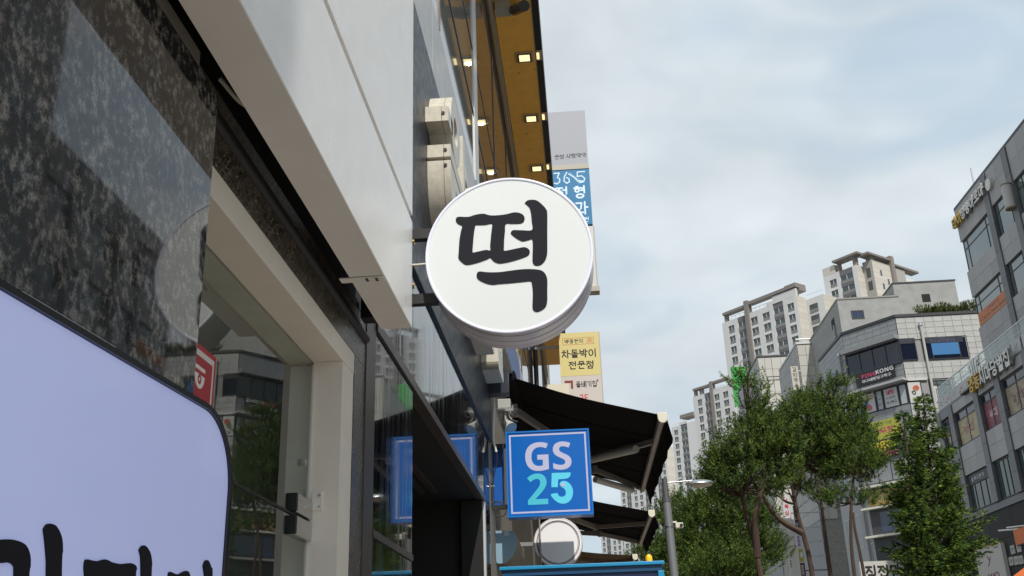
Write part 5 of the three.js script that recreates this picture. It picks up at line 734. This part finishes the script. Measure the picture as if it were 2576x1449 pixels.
// two grey buildings farther along
const gA = variants(0.30, 0.30, 0.295, 4, 0.06, 0.6), gB = variants(0.42, 0.41, 0.38, 4, 0.05, 0.6);
for (const [x, z, zf, ytop, lab, wq, xr] of [[21.7, -95.8, -105.5, 30.9, 'grey panelled building with white strip between sloping rooflines', 0, 30], [21.7, -117, -134, 36.0, 'pale stone building with one dark upper window', 1, 30]]) {
  const f = new Face(0, z, 1, 0), s = new Face(x, 0, 0, 1), t = thing('panelled_building', lab, 'building', V(x + 4, 0, (z + zf) / 2));
  put(t, 'wall', boxGeo(xr - x, ytop, z - zf - 0.1), wq ? gB[1] : std(L(0.36, 0.36, 0.34), 0.85, { map: rep(stuccoTex, 0.3) }), V((x + xr) / 2 + 0.03, ytop / 2, (z + zf) / 2 - 0.03));
  panels(s, t, 'side_panel', gA, zf, z - 0.02, 14, ytop - 0.1, 7, 14, 0, 0.04, 0.03); s.box(t, 'lower_wall', std(L(0.055, 0.06, 0.06), 0.4), zf, z - 0.02, 0, 13.98, 0, 0.03);
  panels(f, t, 'front_panel', gB, x + 0.04, x + 1.6, 14, ytop - 0.1, 2, 16, 0, 0.04, 0.03); if (wq) panels(f, t, 'front_panel', gB, x + 1.62, x + 6, 26, ytop - 0.1, 4, 7, 0, 0.035, 0.03, [[24, 27, 27, 33]]);
  box(t, 'coping', wq ? frameDark : Q(0.5, 0.5, 0.5), x - 0.05, xr, ytop + 0.002, ytop + 0.2, z + 0.06, zf);
  for (let i = 0; i < 3; i++) for (let r = 0; r < 3; r++) win(s, t, zf + 1 + i * (z - zf - 1) / 3, zf + 0.2 + (i + 1) * (z - zf - 1) / 3, ytop - 6.2 - r * 4.2, ytop - 4.0 - r * 4.2, skyGlass, { mull: [0.5], b: 0.07 });
  if (wq) { const w = f.quad([zA(628, 1145), zA(745, 1140), zA(757, 1308), zA(640, 1312)]); win(f, t, w[0], w[1], w[2], w[3], blueGlass, { trans: [0.8], b: 0.09 }); }
  else { rod(t, 'roof_rail', M.alum, V(x, ytop + 0.5, z), V(xr, ytop + 0.5, z), 0.06); }
}
{ // white vertical sign on the grey building
  const z = -95.4, f = new Face(0, z, 1, 0), [u0, u1, v0, v1] = f.quad([zA(842, 1052), zA(908, 1048), zA(928, 1265), zA(862, 1272)]); const tx = canvasTex(120, 400, '#b4b1a6', (c) => hangul(c, '김치국수', 24, 20, 72, 11, '#38342e', 1.25, true));
  const s = thing('projecting_sign', 'white vertical sign with dark syllables on the grey panelled building', 'sign', f.at(u0, v0)); f.sign(s, 'sign_box', tx, Q(0.4, 0.4, 0.38), u0, u1, v0, v1, -0.25, 0); f.box(s, 'wall_arm', M.zinc, Math.min(u1, 21.6), 21.72, v1 - 0.5, v1 - 0.4, -0.2, -0.1);
}
{ // green hoarding
  const z = -150, f = new Face(0, z, 1, 0), [u0, u1, v0, v1] = f.quad([zA(300, 1130), zA(425, 1165), zA(440, 1330), zA(310, 1330)]); const t = thing('green_screen', 'bright green screen sheet standing in front of the tower', 'screen', f.at(u0, v0)); const g = std(L(0.03, 0.27, 0.05), 0.7);
  f.box(t, 'sheet', g, u0, u0 + 2.2, v0 - 1.5, v1 + 1.6, -0.1, 0); f.box(t, 'sheet', g, u0 + 2.21, u1, v0 - 1.5, v1 - 0.6, -0.1, 0.01); for (let i = 0; i < 4; i++) f.box(t, 'post', M.zinc, u0 + i * 2.2, u0 + i * 2.2 + 0.15, 0, v1, -0.3, -0.12);
}
// stacked vertical signs between the trunks
{
  const z = -94.8, f = new Face(0, z, 1, 0), mk = (q, w, h, bg, draw, lab) => { const [u0, u1, v0, v1] = f.quad(q); const s = thing('projecting_sign', lab, 'sign', f.at(u0, v0)); f.sign(s, 'sign_box', canvasTex(w, h, bg, draw), Q(0.35, 0.35, 0.36), u0, u1, v0, v1, -0.25, 0); f.box(s, 'wall_arm', M.zinc, u1, 21.72, v0 + 0.4, v0 + 0.5, -0.2, -0.1); };
  mk([zG(615, 340), zG(705, 335), zG(750, 650), zG(650, 655)], 110, 330, '#b6b3b6', (c) => { c.strokeStyle = '#a52a3a'; c.lineWidth = 16; c.beginPath(); c.arc(54, 46, 26, 0.2, 4.2); c.stroke(); hangul(c, '복싱', 22, 130, 68, 12, '#a52a3a', 1.35, true); }, 'white vertical sign with red syllables behind the trunks');
  mk([zG(780, 480), zG(840, 478), zG(868, 850), zG(805, 855)], 80, 400, '#15151d', (c) => hangul(c, '노래방', 14, 80, 50, 9, '#8f94b8', 1.7, true), 'narrow black vertical sign between the trunks');
  mk([zG(810, 875), zG(870, 872), zG(892, 1045), zG(830, 1050)], 100, 260, '#a9a4b0', (c) => hangul(c, '미용실', 16, 40, 58, 10, '#6a3a86', 1.2, true), 'white and purple vertical sign between the trunks');
  mk([zG(838, 1080), zG(905, 1078), zG(920, 1250), zG(858, 1255)], 100, 240, '#8d8636', (c) => { c.fillStyle = '#b8b6b0'; c.beginPath(); c.ellipse(60, 110, 30, 60, 0, 0, 7); c.fill(); }, 'olive vertical sign with a pale oval');
  mk([zG(865, 1270), zG(930, 1268), zG(950, 1449), zG(885, 1449)], 100, 240, '#4a1c28', (c) => hangul(c, '마라탕', 18, 40, 54, 9, '#b0a8a8', 1.15, true), 'maroon vertical sign, lowest of the stack');
  mk([zG(705, 1140), zG(738, 1140), zG(790, 1449), zG(745, 1449)], 60, 400, '#b2b0ae', (c) => hangul(c, '부동산', 10, 120, 36, 6, '#2c2a2a', 1.3, true), 'slim white vertical sign beside a trunk');
}
{ // boards on the dark lower walls
  const f = new Face(21.6, 0, 0, 1), bd = (q, w, h, bg, draw, lab, m) => { const [u0, u1, v0, v1] = f.quad(q), s = f.sign(null, 'sign_board', canvasTex(w, h, bg, draw), Q(0.3, 0.3, 0.3), Math.min(u0, u1), Math.max(u0, u1), v0, v1, 0.0, 0.15); Object.assign(s.userData, { label: lab, category: 'sign board' }); };
  bd([zG(365, 1150), zG(555, 1050), zG(562, 1165), zG(372, 1250)], 300, 110, '#85878a', (c) => hangul(c, '컴퓨터수리', 24, 28, 48, 8, '#2a2c30', 1.06), 'grey board with dark letters on the dark street wall');
  bd([zG(566, 1015), zG(700, 960), zG(715, 1070), zG(572, 1125)], 220, 120, '#7d7f80', (c) => { c.fillStyle = '#3c3e42'; c.font = 'bold 44px serif'; c.fillText('Cafe', 50, 54); hangul(c, '커피', 60, 66, 40, 6, '#33353a'); }, 'grey board with two rows of letters beside a trunk');
  bd([zG(20, 1130), zG(300, 1010), zG(305, 1120), zG(25, 1240)], 300, 100, '#8f6f1a', (c) => hangul(c, '부동산', 90, 20, 56, 9, '#3a3428', 1.1), 'mustard yellow board with dark letters behind the pines');
  bd([zG(80, 1300), zG(260, 1220), zG(270, 1370), zG(90, 1449)], 200, 160, '#8a8c8e', (c) => hangul(c, '약국', 40, 40, 60, 9, '#3d4046', 1.1), 'pale window board low on the far street wall');
}

// ------------------------------------------------------------------ apartment towers far behind
const apWhite = variants(0.57, 0.575, 0.575, 3, 0.03, 0.8), apBeige = variants(0.50, 0.475, 0.42, 3, 0.04, 0.8), apBrown = std(L(0.20, 0.18, 0.165), 0.8), apDark = std(L(0.13, 0.125, 0.14), 0.8), apGlass = phys(L(0.03, 0.045, 0.05), 0.08, { ior: 1.8 }), apRail = std(L(0.19, 0.195, 0.19), 0.6), apFrame = std(L(0.55, 0.56, 0.56), 0.6);
const A40 = 40 * Math.PI / 180, UX = Math.sin(A40), UZ = Math.cos(A40);
function tower(o) {
  const f = new Face(o.x, o.z, UX, UZ), t = thing('apartment_tower', o.label, 'apartment', V(o.x, 0, o.z), 'apartment towers'), fh = 2.8, D = o.depth ?? 12, w = o.width;
  f.box(t, 'body', apWhite[1], 0, w, 0, o.top, -D, -0.35);
  const ws = o.cols, vb = o.top - 1.45 - (o.floors - 1) * fh - 2.1 - 0.7;
  // piers between the window columns
  let e = 0; ws.forEach(([a, b, k]) => { f.box(t, 'pier', apWhite[0], e, a, vb, o.top - (k === 2 ? 0 : 0), -0.36, 0); e = b; }); f.box(t, 'pier', apWhite[2], e, w, vb, o.top, -0.36, 0);
  if (vb > 0) f.box(t, 'lower_wall', apWhite[1], 0, w, 0, vb - 0.005, -0.36, 0);
  for (const [a, b, k] of ws) for (let i = 0; i < o.floors; i++) {
    const v1 = o.top - 1.45 - i * fh, v0 = v1 - 2.1, up = i ? v1 + fh - 2.1 : o.top; f.box(t, 'spandrel', k ? apDark : apWhite[i % 3], a + 0.002, b - 0.002, v1 + 0.002, up - 0.002, -0.36, -0.03 - (k ? 0.12 : 0));
    const g = f.box(t, 'window', apGlass, a, b, v0, v1, -0.345, -0.25); f.box(g, 'mullion', apFrame, (a + b) / 2 - 0.06, (a + b) / 2 + 0.06, v0, v1, -0.249, -0.17);
    if (b - a > 2.6) f.box(g, 'mullion', apFrame, a + 0.02, a + 0.14, v0, v1, -0.249, -0.17); f.box(g, 'railing', apRail, a + 0.04, b - 0.04, v0, v0 + 0.85, -0.16, -0.11);
  }
  if (vb > 0) for (const [a, b] of ws) f.box(t, 'spandrel', apWhite[1], a + 0.002, b - 0.002, vb, o.top - 1.45 - (o.floors - 1) * fh - 2.102, -0.36, -0.02);
  if (o.fin) f.box(t, 'fin', apBrown, o.fin[0], o.fin[1], Math.max(0, vb - 20), o.top + (o.finUp ?? 3.2), -1.2, 0.5);
  // sunlit end wall with shallow courses
  const r = new Face(f.at(w, 0).x, f.at(w, 0).z, UZ, -UX), nC = Math.min(24, o.floors * 2); for (let i = 0; i < nC; i++) r.box(t, 'end_panel', apBeige[i % 3], 0.02, o.end, o.top - (i + 1) * 1.4 + 0.03, o.top - i * 1.4, 0, 0.05);
  if (o.step) for (const [a, b, h] of o.step) f.box(t, 'parapet', apWhite[0], a, b, o.top + 0.002, o.top + h, -0.6, -0.01);
  for (const [a, b] of o.rails ?? []) { f.box(t, 'roof_rail', apFrame, a, b, o.top + 1.0, o.top + 1.08, -0.5, -0.42); for (let u = a; u <= b; u += 1.4) f.box(t, 'rail_post', apFrame, u, u + 0.07, o.top, o.top + 1.0, -0.49, -0.43); }
  for (const [a, b, y, h, n0, n1] of o.beams ?? []) f.box(t, 'roof_beam', apBrown, a, b, o.top + y, o.top + y + h, n0 ?? -1.6, n1 ?? 0.2);
  for (const [a, b] of o.posts ?? []) f.box(t, 'beam_post', apBrown, a, b, o.top + 0.001, o.top + 2.0, -1.3, -0.2);
  return [t, f, r];
}
const std6 = [[1.95, 3.9], [5.15, 7.95, 1], [9.5, 11.65], [13.3, 15.55], [16.8, 19.95, 1], [21.15, 23.15]];
{ // tower A
  const v = dir(zA(885, 365)), k = -232 / v.z, cx = v.x * k, top = 85.0, x = cx - UX * 24.15, z = -232 - UZ * 24.15;
  const [t, f, r] = tower({ x, z, top, width: 24.15, end: 3.4, floors: 13, depth: 12, cols: std6, fin: [8.15, 9.3], finUp: 3.4, label: 'pale apartment tower with brown roof frame and warm end wall', step: [[14.8, 17, 0.9], [17.001, 24.15, 1.9]], rails: [[3, 8], [9.6, 14.6]], beams: [[0.6, 8.1, 1.9, 0.7], [9.35, 24.4, 2.2, 0.8]], posts: [[0.8, 1.5], [18, 19], [23, 24]] });
  f.box(t, 'rear_wing', apWhite[1], 24.17, 29.2, 0, top - 0.6, -12, -3.5); for (let i = 0; i < 10; i++) { f.box(t, 'window', apGlass, 25.0, 27.4, top - 4.3 - i * 2.8, top - 2.2 - i * 2.8, -3.5, -3.44); f.box(t, 'railing', apRail, 25.0, 27.4, top - 4.3 - i * 2.8, top - 3.45 - i * 2.8, -3.42, -3.38); }
  const q = f.at(29.21, 0, -3.5), r2 = new Face(q.x, q.z, UZ, -UX); for (let i = 0; i < 18; i++) r2.box(t, 'end_panel', apBeige[i % 3], 0.02, 4.5, top - 0.6 - (i + 1) * 1.4 + 0.03, top - 0.6 - i * 1.4, 0, 0.05); f.box(t, 'roof_rail', apFrame, 24.4, 29.2, top + 0.5, top + 0.58, -3.7, -3.62);
  f.box(t, 'roof_house', apBrown, 20.5, 23.9, top + 1.91, top + 3.6, -4.5, -0.6);
}
{ // tower B
  const z0 = -236, L0 = onZ(zU(255, 560), z0), c = onZ(zU(935, 420), z0 + 8), top = 91.2; const w = 9.6, x = L0.x, z = L0.z;
  const [t, f, r] = tower({ x, z, top: L0.y - 0.3, width: w, end: 3.2, floors: 6, depth: 16, cols: [[1.6, 3.6], [4.6, 8.4, 1]], fin: null, label: 'beige apartment tower with hipped brown roof frame behind the rooftop block', beams: [[3.5, 10.8, 2.5, 0.5, -2.4, 0.6]], posts: [[4.2, 4.8], [8.7, 9.5]] });
  const T = L0.y - 0.3; f.box(t, 'left_parapet', apBeige[1], 0, 3.6, T + 0.002, T + 2.1, -4, -0.01);
  // set-back wing to the right with its sunlit face
  f.box(t, 'inner_wing', std(L(0.34, 0.325, 0.3), 0.8), 9.62, 12.2, 0, T + 1.0, -16, -2.6); const q = f.at(12.21, 0, -2.6), r2 = new Face(q.x, q.z, UZ, -UX);
  f.box(t, 'window', apGlass, 10.4, 11.5, T - 3.2, T - 0.8, -2.6, -2.54); f.box(t, 'window', apGlass, 10.4, 11.5, T - 6.4, T - 4.2, -2.6, -2.54);
  for (let i = 0; i < 9; i++) r2.box(t, 'end_panel', apBeige[i % 3], 0.02, 7.2, T + 0.6 - (i + 1) * 1.4 + 0.03, T + 0.6 - i * 1.4, 0, 0.06); for (const [a, y] of [[2.6, -2.6], [2.8, -6.0], [5.2, -4.4]]) { const g = r2.box(t, 'window', apGlass, a, a + 0.8, T + y, T + y + 1.5, 0.061, 0.09); r2.box(g, 'frame', apFrame, a - 0.12, a, T + y, T + y + 1.5, 0.061, 0.14); r2.box(g, 'frame', apFrame, a + 0.8, a + 0.92, T + y, T + y + 1.5, 0.061, 0.14); }
  r2.box(t, 'fin', apBrown, 7.25, 8.6, 0, T + 3.4, -3, 0.6); r2.box(t, 'roof_beam', apBrown, -1.6, 7.2, T + 2.1, T + 2.6, -2.4, 0.5); r2.box(t, 'roof_beam', apBrown, 8.62, 19, T + 1.2, T + 1.7, -1.8, 0.4); r2.box(t, 'beam_post', apBrown, 0.2, 1.4, T + 0.61, T + 2.1, -1.6, -0.2); r2.box(t, 'beam_post', apBrown, 12.6, 13.6, T - 2, T + 1.2, -1.4, -0.2);
  r2.box(t, 'wall', apWhite[2], 8.62, 18, 0, T - 0.6, -8, -0.4); r2.box(t, 'roof_rail', apFrame, 8.7, 12.5, T + 0.3, T + 0.38, -0.5, -0.44);
}
{ // tower C
  const L0 = onZ(zF(368, 150), -330); tower({ x: L0.x, z: L0.z, top: L0.y - 0.4, width: 24.15, end: 3.4, floors: 21, cols: std6, fin: [8.15, 9.3], finUp: 3.2, label: 'white apartment tower with brown fin, partly behind the near pine', step: [[9.4, 24.15, 0.5]], rails: [[3, 8], [9.6, 14]], beams: [[0.4, 8.1, 2.0, 0.7], [9.35, 24.4, 2.4, 0.7]], posts: [[0.5, 1.3], [3, 4.2]] });
}
{ // tower D
  const L0 = onZ(zF(216, 388), -400); tower({ x: L0.x, z: L0.z, top: L0.y + 0.6, width: 13.5, end: 6, floors: 27, cols: [[1.2, 3.4], [5.0, 8.6, 1]], fin: null, label: 'white apartment tower with a brown roof house and mast', step: [[4.4, 9, 1.0]], rails: [[0.2, 4]], beams: [[4.6, 12, 2.6, 1.4, -5, -0.5]] });
  const m = onZ(zF(305, 290), -402), s = thing('roof_antenna', 'forked antenna on the roof house of the far tower', 'antenna', m); rod(s, 'mast', M.zinc, m.clone().add(V(0, -4, 0)), m.clone().add(V(-0.6, 1, 0)), 0.12); rod(s, 'mast', M.zinc, m.clone().add(V(0, -1, 0)), m.clone().add(V(1.6, 0.8, 0)), 0.12);
}
{ // tower E, behind the awnings
  const C = onZ(zT(395, 690), -435), w = 31; const [t, f, r] = tower({ x: C.x - UX * w, z: C.z - UZ * w, top: C.y + 0.5, width: w, end: 7.5, floors: 24, cols: [[1, 3], [4, 7, 1], [9, 11], [12.5, 14.5], [16, 19, 1], [21, 23], [24.5, 27, 1], [28.2, 30]], fin: null, label: 'long white apartment tower seen under and beside the awnings' });
}
{ // a lower rank of white blocks closes the view under the awnings
  const C = onZ([1560, 1330], -520); const [t] = tower({ x: C.x - 10, z: C.z, top: C.y + 6, width: 30, end: 8, floors: 16, cols: [[1, 3], [4, 7, 1], [9, 11], [12.5, 14.5], [16, 19, 1], [21, 23], [24.5, 27, 1]], fin: null, label: 'distant white apartment tower glimpsed between the two black awnings' });
}

// ------------------------------------------------------------------ trees
function leafGeo(list) {   // list of {p, d, n, len, w, spread, col}: tufts of thin blades
  let cnt = 0; for (const t of list) cnt += t.n; const pos = new Float32Array(cnt * 9), col = new Float32Array(cnt * 9), nor = new Float32Array(cnt * 9); let o = 0; const a = V(0, 0, 0), b = V(0, 0, 0), s = V(0, 0, 0), n = V(0, 0, 0);
  for (const t of list) for (let i = 0; i < t.n; i++) {
    a.set(rr(-1, 1), rr(-1, 1), rr(-1, 1)).normalize().multiplyScalar(t.spread).add(t.d).normalize(); const len = t.len * rr(0.65, 1.15);
    s.set(rr(-1, 1), rr(-1, 1), rr(-1, 1)).cross(a).normalize(); n.copy(s).cross(a).normalize(); if (n.y < 0) n.negate(); const w = t.w * rr(0.7, 1.2), bx = t.p.x + a.x * len * 0.08, by = t.p.y + a.y * len * 0.08, bz = t.p.z + a.z * len * 0.08;
    const P = [bx - s.x * w, by - s.y * w, bz - s.z * w, bx + s.x * w, by + s.y * w, bz + s.z * w, t.p.x + a.x * len, t.p.y + a.y * len, t.p.z + a.z * len], k = rr(0.8, 1.2);
    for (let q = 0; q < 9; q++) { pos[o + q] = P[q]; col[o + q] = t.col[q % 3] * k; } for (let q = 0; q < 3; q++) { nor[o + q * 3] = n.x; nor[o + q * 3 + 1] = n.y; nor[o + q * 3 + 2] = n.z; } o += 9;
  }
  const g = new THREE.BufferGeometry(); g.setAttribute('position', new THREE.BufferAttribute(pos, 3)); g.setAttribute('normal', new THREE.BufferAttribute(nor, 3)); g.setAttribute('color', new THREE.BufferAttribute(col, 3)); return g;
}
function limb(pts, r0, r1, rad = 7) {   // tapered tube
  const c = new THREE.CatmullRomCurve3(pts), seg = Math.max(4, pts.length * 3), g = new THREE.TubeGeometry(c, seg, 1, rad), p = g.attributes.position;
  for (let i = 0; i <= seg; i++) { const q = c.getPointAt(i / seg), r = r0 + (r1 - r0) * i / seg; for (let j = 0; j <= rad; j++) { const k = i * (rad + 1) + j; p.setXYZ(k, q.x + (p.getX(k) - q.x) * r, q.y + (p.getY(k) - q.y) * r, q.z + (p.getZ(k) - q.z) * r); } }
  g.computeVertexNormals(); return g;
}
function pine(label, trunks, crowns, seed, o = {}) {   // trunks: arrays of points; crowns: [centre, rx, ry, limbs]
  seedState = seed; const base = trunks[0][0], t = thing('pine_tree', label, 'tree', base.clone(), 'street pines'), wood = [], tufts = [];
  for (const tr of trunks) wood.push(limb(tr, o.r ?? 0.105, 0.035));
  const bl = o.bl ?? 1;
  for (const [c, rx, ry, nl, from] of crowns) for (let i = 0, nc = Math.max(4, Math.round(nl / 1.95)); i < nc; i++) {   // clumps of upturned shoots at the limb ends
    const el = Math.asin(rr(-0.6, 0.98)), az = rr(0, Math.PI * 2), k = Math.pow(rr(0.12, 1.0), 0.45), cc = c.clone().add(V(Math.cos(az) * Math.cos(el) * rx * k, Math.sin(el) * ry * k, Math.sin(az) * Math.cos(el) * rx * k)), st = from.clone().lerp(c, rr(0.0, 0.9));
    wood.push(limb([st, st.clone().lerp(cc, 0.55).add(V(0, -0.12 * rx, 0)), cc], 0.028, 0.008, 5));
    const out = cc.clone().sub(c).normalize().setY(0), ns = Math.round((o.ns ?? 13) * rr(0.7, 1.3));
    for (let b = 0; b < ns; b++) {
      const p0 = cc.clone().add(V(rr(-0.26, 0.26), rr(-0.12, 0.12), rr(-0.26, 0.26)).multiplyScalar(bl)), dd = out.clone().multiplyScalar(0.7).add(V(rr(-1, 1), rr(-0.15, 0.75), rr(-1, 1))).normalize(), len = rr(0.2, 0.46) * bl, m = o.m ?? 7, w = rnd(), col = w < 0.3 ? [0.27, 0.38, 0.08] : w < 0.75 ? [0.17, 0.275, 0.066] : [0.105, 0.185, 0.055];
      const q = V(0, 0, 0); for (let j = 1; j <= m; j++) { const f = j / m; q.copy(dd).multiplyScalar(len * f).add(p0); q.y += 0.16 * bl * f * f; const ax = dd.clone().add(V(0, 0.7 * f, 0)).normalize(); tufts.push({ p: q.clone(), d: ax, n: o.n ?? 9, len: 0.10 * bl, w: 0.0085 * (o.bw ?? 1), spread: 0.95, col }); }
    }
  }
  put(t, 'trunk', mergeGeometries(wood), o.bark ?? M.bark); put(t, 'crown', leafGeo(tufts), M.needles); return t;
}
const at = (px, py, z) => onZ([px, py], z), gnd = (px, z) => { const p = onZ([px, 1449], z); p.y = 0; return p; };
{ // near pine, two stems and a spiky leader
  const z = -28, b = gnd(1932, z), f1 = at(1890, 1330, z), f2 = at(1868, 1255, z), c1 = at(1880, 1150, z), tp = at(1882, 985, z);
  pine('tall pine with bare upright leader beside the street lamp', [[b, at(1905, 1400, z), f1, f2, c1, at(1880, 1050, z), tp, at(1880, 945, z)], [at(1905, 1400, z), at(1900, 1300, z + 0.3), at(1915, 1230, z + 0.4), at(1930, 1140, z + 0.3)]], [[at(1872, 1195, z), 1.05, 1.05, 78, f2], [at(1905, 1125, z + 0.2), 0.95, 0.8, 56, c1], [at(1805, 1200, z - 0.3), 0.65, 0.4, 22, f2], [at(1880, 1070, z), 0.65, 0.6, 28, c1], [at(1955, 1165, z - 0.2), 0.7, 0.8, 32, c1], [at(1881, 1005, z), 0.4, 0.7, 9, at(1880, 1050, z)]], 101, { n: 9 });
}
{ // big pine in the middle
  const z = -31, b = gnd(2045, z), m = at(2003, 1280, z);
  pine('broad dark pine with a leaning trunk in front of the white building', [[b, at(2035, 1400, z), m, at(1995, 1210, z), at(2035, 1120, z), at(2070, 1030, z), at(2085, 985, z)], [at(2018, 1340, z), at(1965, 1310, z), at(1925, 1260, z), at(1910, 1225, z)], [at(2000, 1230, z), at(2030, 1170, z), at(2110, 1120, z), at(2140, 1100, z)]], [[at(2062, 1065, z), 1.25, 1.0, 82, at(2035, 1120, z)], [at(2125, 1110, z), 0.95, 0.85, 55, at(2095, 1120, z)], [at(2010, 1100, z), 0.9, 0.9, 50, at(2020, 1150, z)], [at(2082, 1000, z), 0.65, 0.5, 26, at(2070, 1030, z)], [at(2045, 1185, z - 0.4), 0.9, 0.5, 30, at(2030, 1170, z)], [at(1985, 1235, z), 0.6, 0.4, 16, m]], 202, { n: 9 });
}
{
  const z = -34, b = gnd(2090, z); pine('slim dark pine trunk with sparse crown behind the broad pine', [[b, at(2083, 1400, z), at(2070, 1300, z), at(2060, 1200, z), at(2075, 1120, z)]], [[at(2100, 1165, z), 1.1, 0.75, 42, at(2070, 1200, z)], [at(2150, 1150, z), 0.75, 0.65, 26, at(2075, 1150, z)], [at(2060, 1240, z), 0.7, 0.4, 12, at(2065, 1250, z)]], 303, { n: 9, bark: M.barkDark });
}
{
  const z = -30, b = gnd(2148, z), b2 = gnd(2180, z); pine('pine with pale twin trunks and low drooping branches', [[b, at(2143, 1390, z), at(2140, 1300, z), at(2145, 1220, z), at(2150, 1150, z)], [b2, at(2165, 1400, z), at(2150, 1330, z + 0.1), at(2146, 1290, z)]], [[at(2152, 1155, z), 0.7, 0.65, 34, at(2150, 1200, z)], [at(2130, 1262, z), 0.5, 0.3, 13, at(2145, 1270, z)], [at(2178, 1190, z), 0.45, 0.4, 14, at(2160, 1190, z)]], 404, { n: 9, r: 0.08 });
}
{ // smaller pines farther off, behind the lamp
  const z = -42, b = gnd(1832, z); pine('mid sized pine between the lamp and the near pine', [[b, at(1830, 1400, z), at(1825, 1330, z), at(1822, 1260, z)]], [[at(1830, 1330, z), 1.9, 1.5, 110, at(1826, 1370, z)], [at(1815, 1285, z), 1.2, 1.0, 60, at(1825, 1330, z)], [at(1850, 1400, z), 2.0, 1.0, 80, at(1830, 1400, z)], [at(1795, 1400, z), 1.4, 1.2, 50, at(1830, 1400, z)]], 505, { n: 9, bl: 1.3, bw: 1.25 });
  const z2 = -46, c = gnd(1725, z2); pine('bushy pine directly behind the street lamp', [[c, at(1725, 1420, z2), at(1722, 1340, z2), at(1722, 1285, z2)]], [[at(1722, 1345, z2), 1.5, 1.6, 90, at(1724, 1400, z2)], [at(1690, 1420, z2), 1.8, 1.2, 90, at(1724, 1430, z2)], [at(1750, 1430, z2), 1.7, 1.2, 80, at(1724, 1430, z2)], [at(1725, 1295, z2), 0.8, 0.8, 36, at(1722, 1330, z2)]], 606, { n: 9, bl: 1.35, bw: 1.3 });
  const z3 = -40, d = gnd(1800, z3); pine('low pine at the foot of the mid sized pine', [[d, at(1802, 1440, z3), at(1805, 1400, z3)]], [[at(1795, 1449, z3), 1.7, 1.0, 70, at(1803, 1440, z3)], [at(1850, 1449, z3), 1.3, 0.9, 50, at(1803, 1440, z3)]], 707, { n: 9, bl: 1.3, bw: 1.2 });
}
function conifer(label, b, top, rMax, seed, dens = 1) {   // feathery upright redwood
  seedState = seed; const t = thing('redwood_tree', label, 'tree', b.clone(), 'feathery redwoods'), H = top.y, ax = (y) => b.clone().lerp(top, y / H).setY(y), wood = [limb([b, ax(H * 0.4), ax(H * 0.98)], 0.15, 0.02)], tufts = [];
  for (let y = 1.6; y < H; y += 0.16 / dens) {
    const q = (y - 1.6) / (H - 1.6), R = rMax * Math.pow(1 - q, 0.72) * rr(0.6, 1.12) + 0.12, nb = q > 0.85 ? 3 : 5;
    for (let k = 0; k < nb; k++) {
      const az = rr(0, Math.PI * 2), d = V(Math.cos(az), rr(0.15, 0.55), Math.sin(az)).normalize(), st = ax(y), kk = 0.62 + 0.62 * sm(-0.35, 0.45, n3(Math.cos(az) * 1.3 + seed, y * 0.75, Math.sin(az) * 1.3)), tip = st.clone().addScaledVector(d, R * kk * rr(0.75, 1.1)), side = d.clone().cross(V(0, 1, 0)).normalize(); if (R > 0.4) wood.push(limb([st, st.clone().lerp(tip, 0.5).add(V(0, 0.05, 0)), tip], 0.02, 0.005, 4));
      const m = Math.max(3, Math.round(R * 9)); for (let j = 1; j <= m; j++) for (const sd of [-1, 1]) { const f = 0.25 + 0.78 * j / m, p = st.clone().lerp(tip, f).addScaledVector(side, sd * rr(0.02, 0.26) * (1.1 - f * 0.6)).add(V(0, rr(-0.08, 0.08), 0)), w = rnd(); tufts.push({ p, d: d.clone().multiplyScalar(0.6).addScaledVector(side, sd * 0.9).add(V(0, -0.12, 0)).normalize(), n: 11, len: 0.19, w: 0.015, spread: 0.6, col: w < 0.4 ? [0.27, 0.40, 0.065] : w < 0.75 ? [0.16, 0.28, 0.06] : [0.085, 0.18, 0.055] }); }
    }
  }
  put(t, 'trunk', mergeGeometries(wood), M.barkDark); put(t, 'crown', leafGeo(tufts), M.needles); return t;
}
{
  const z = -36; conifer('tall feathery green conifer against the grey tiled building', gnd(2348, z), at(2322, 1000, z), 2.15, 811, 1.3);
  const z2 = -34; conifer('shorter feathery conifer at the left of the tall one', gnd(2296, z2), at(2272, 1045, z2), 1.3, 822, 1.15);
  const z3 = -39; conifer('dark conifer filling the gap beside the tiled building', gnd(2376, z3), at(2380, 1130, z3), 1.0, 833, 1.1);
}
{ // shrubs in the roof planter
  seedState = 91; const spots = []; for (let i = 0; i < 11; i++) spots.push(27.8 + i * 0.5);
  for (const x of spots) { const p = V(x + rr(-0.1, 0.1), 27.0, -77.7 + rr(-0.2, 0.2)), tufts = [], h = rr(0.7, 1.25) * (x > 31.2 ? 1.5 : 1); for (let i = 0; i < 26; i++) { const d = V(rr(-0.6, 0.6), 1, rr(-0.6, 0.6)).normalize(); for (let j = 1; j < 5; j++) tufts.push({ p: p.clone().addScaledVector(d, h * j / 5), d, n: 8, len: 0.3, w: 0.025, spread: 0.45, col: rnd() < 0.5 ? [0.24, 0.30, 0.09] : [0.15, 0.20, 0.07] }); } const t = thing('roof_shrub', 'grassy shrub in the roof planter of the white building', 'shrub', p.clone(), 'shrubs in the roof planter'); put(t, 'foliage', leafGeo(tufts), M.needles); rod(t, 'stem', M.barkDark, p, p.clone().add(V(0, h * 0.7, 0)), 0.02, 6); }
}

renderer.render(scene, camera);
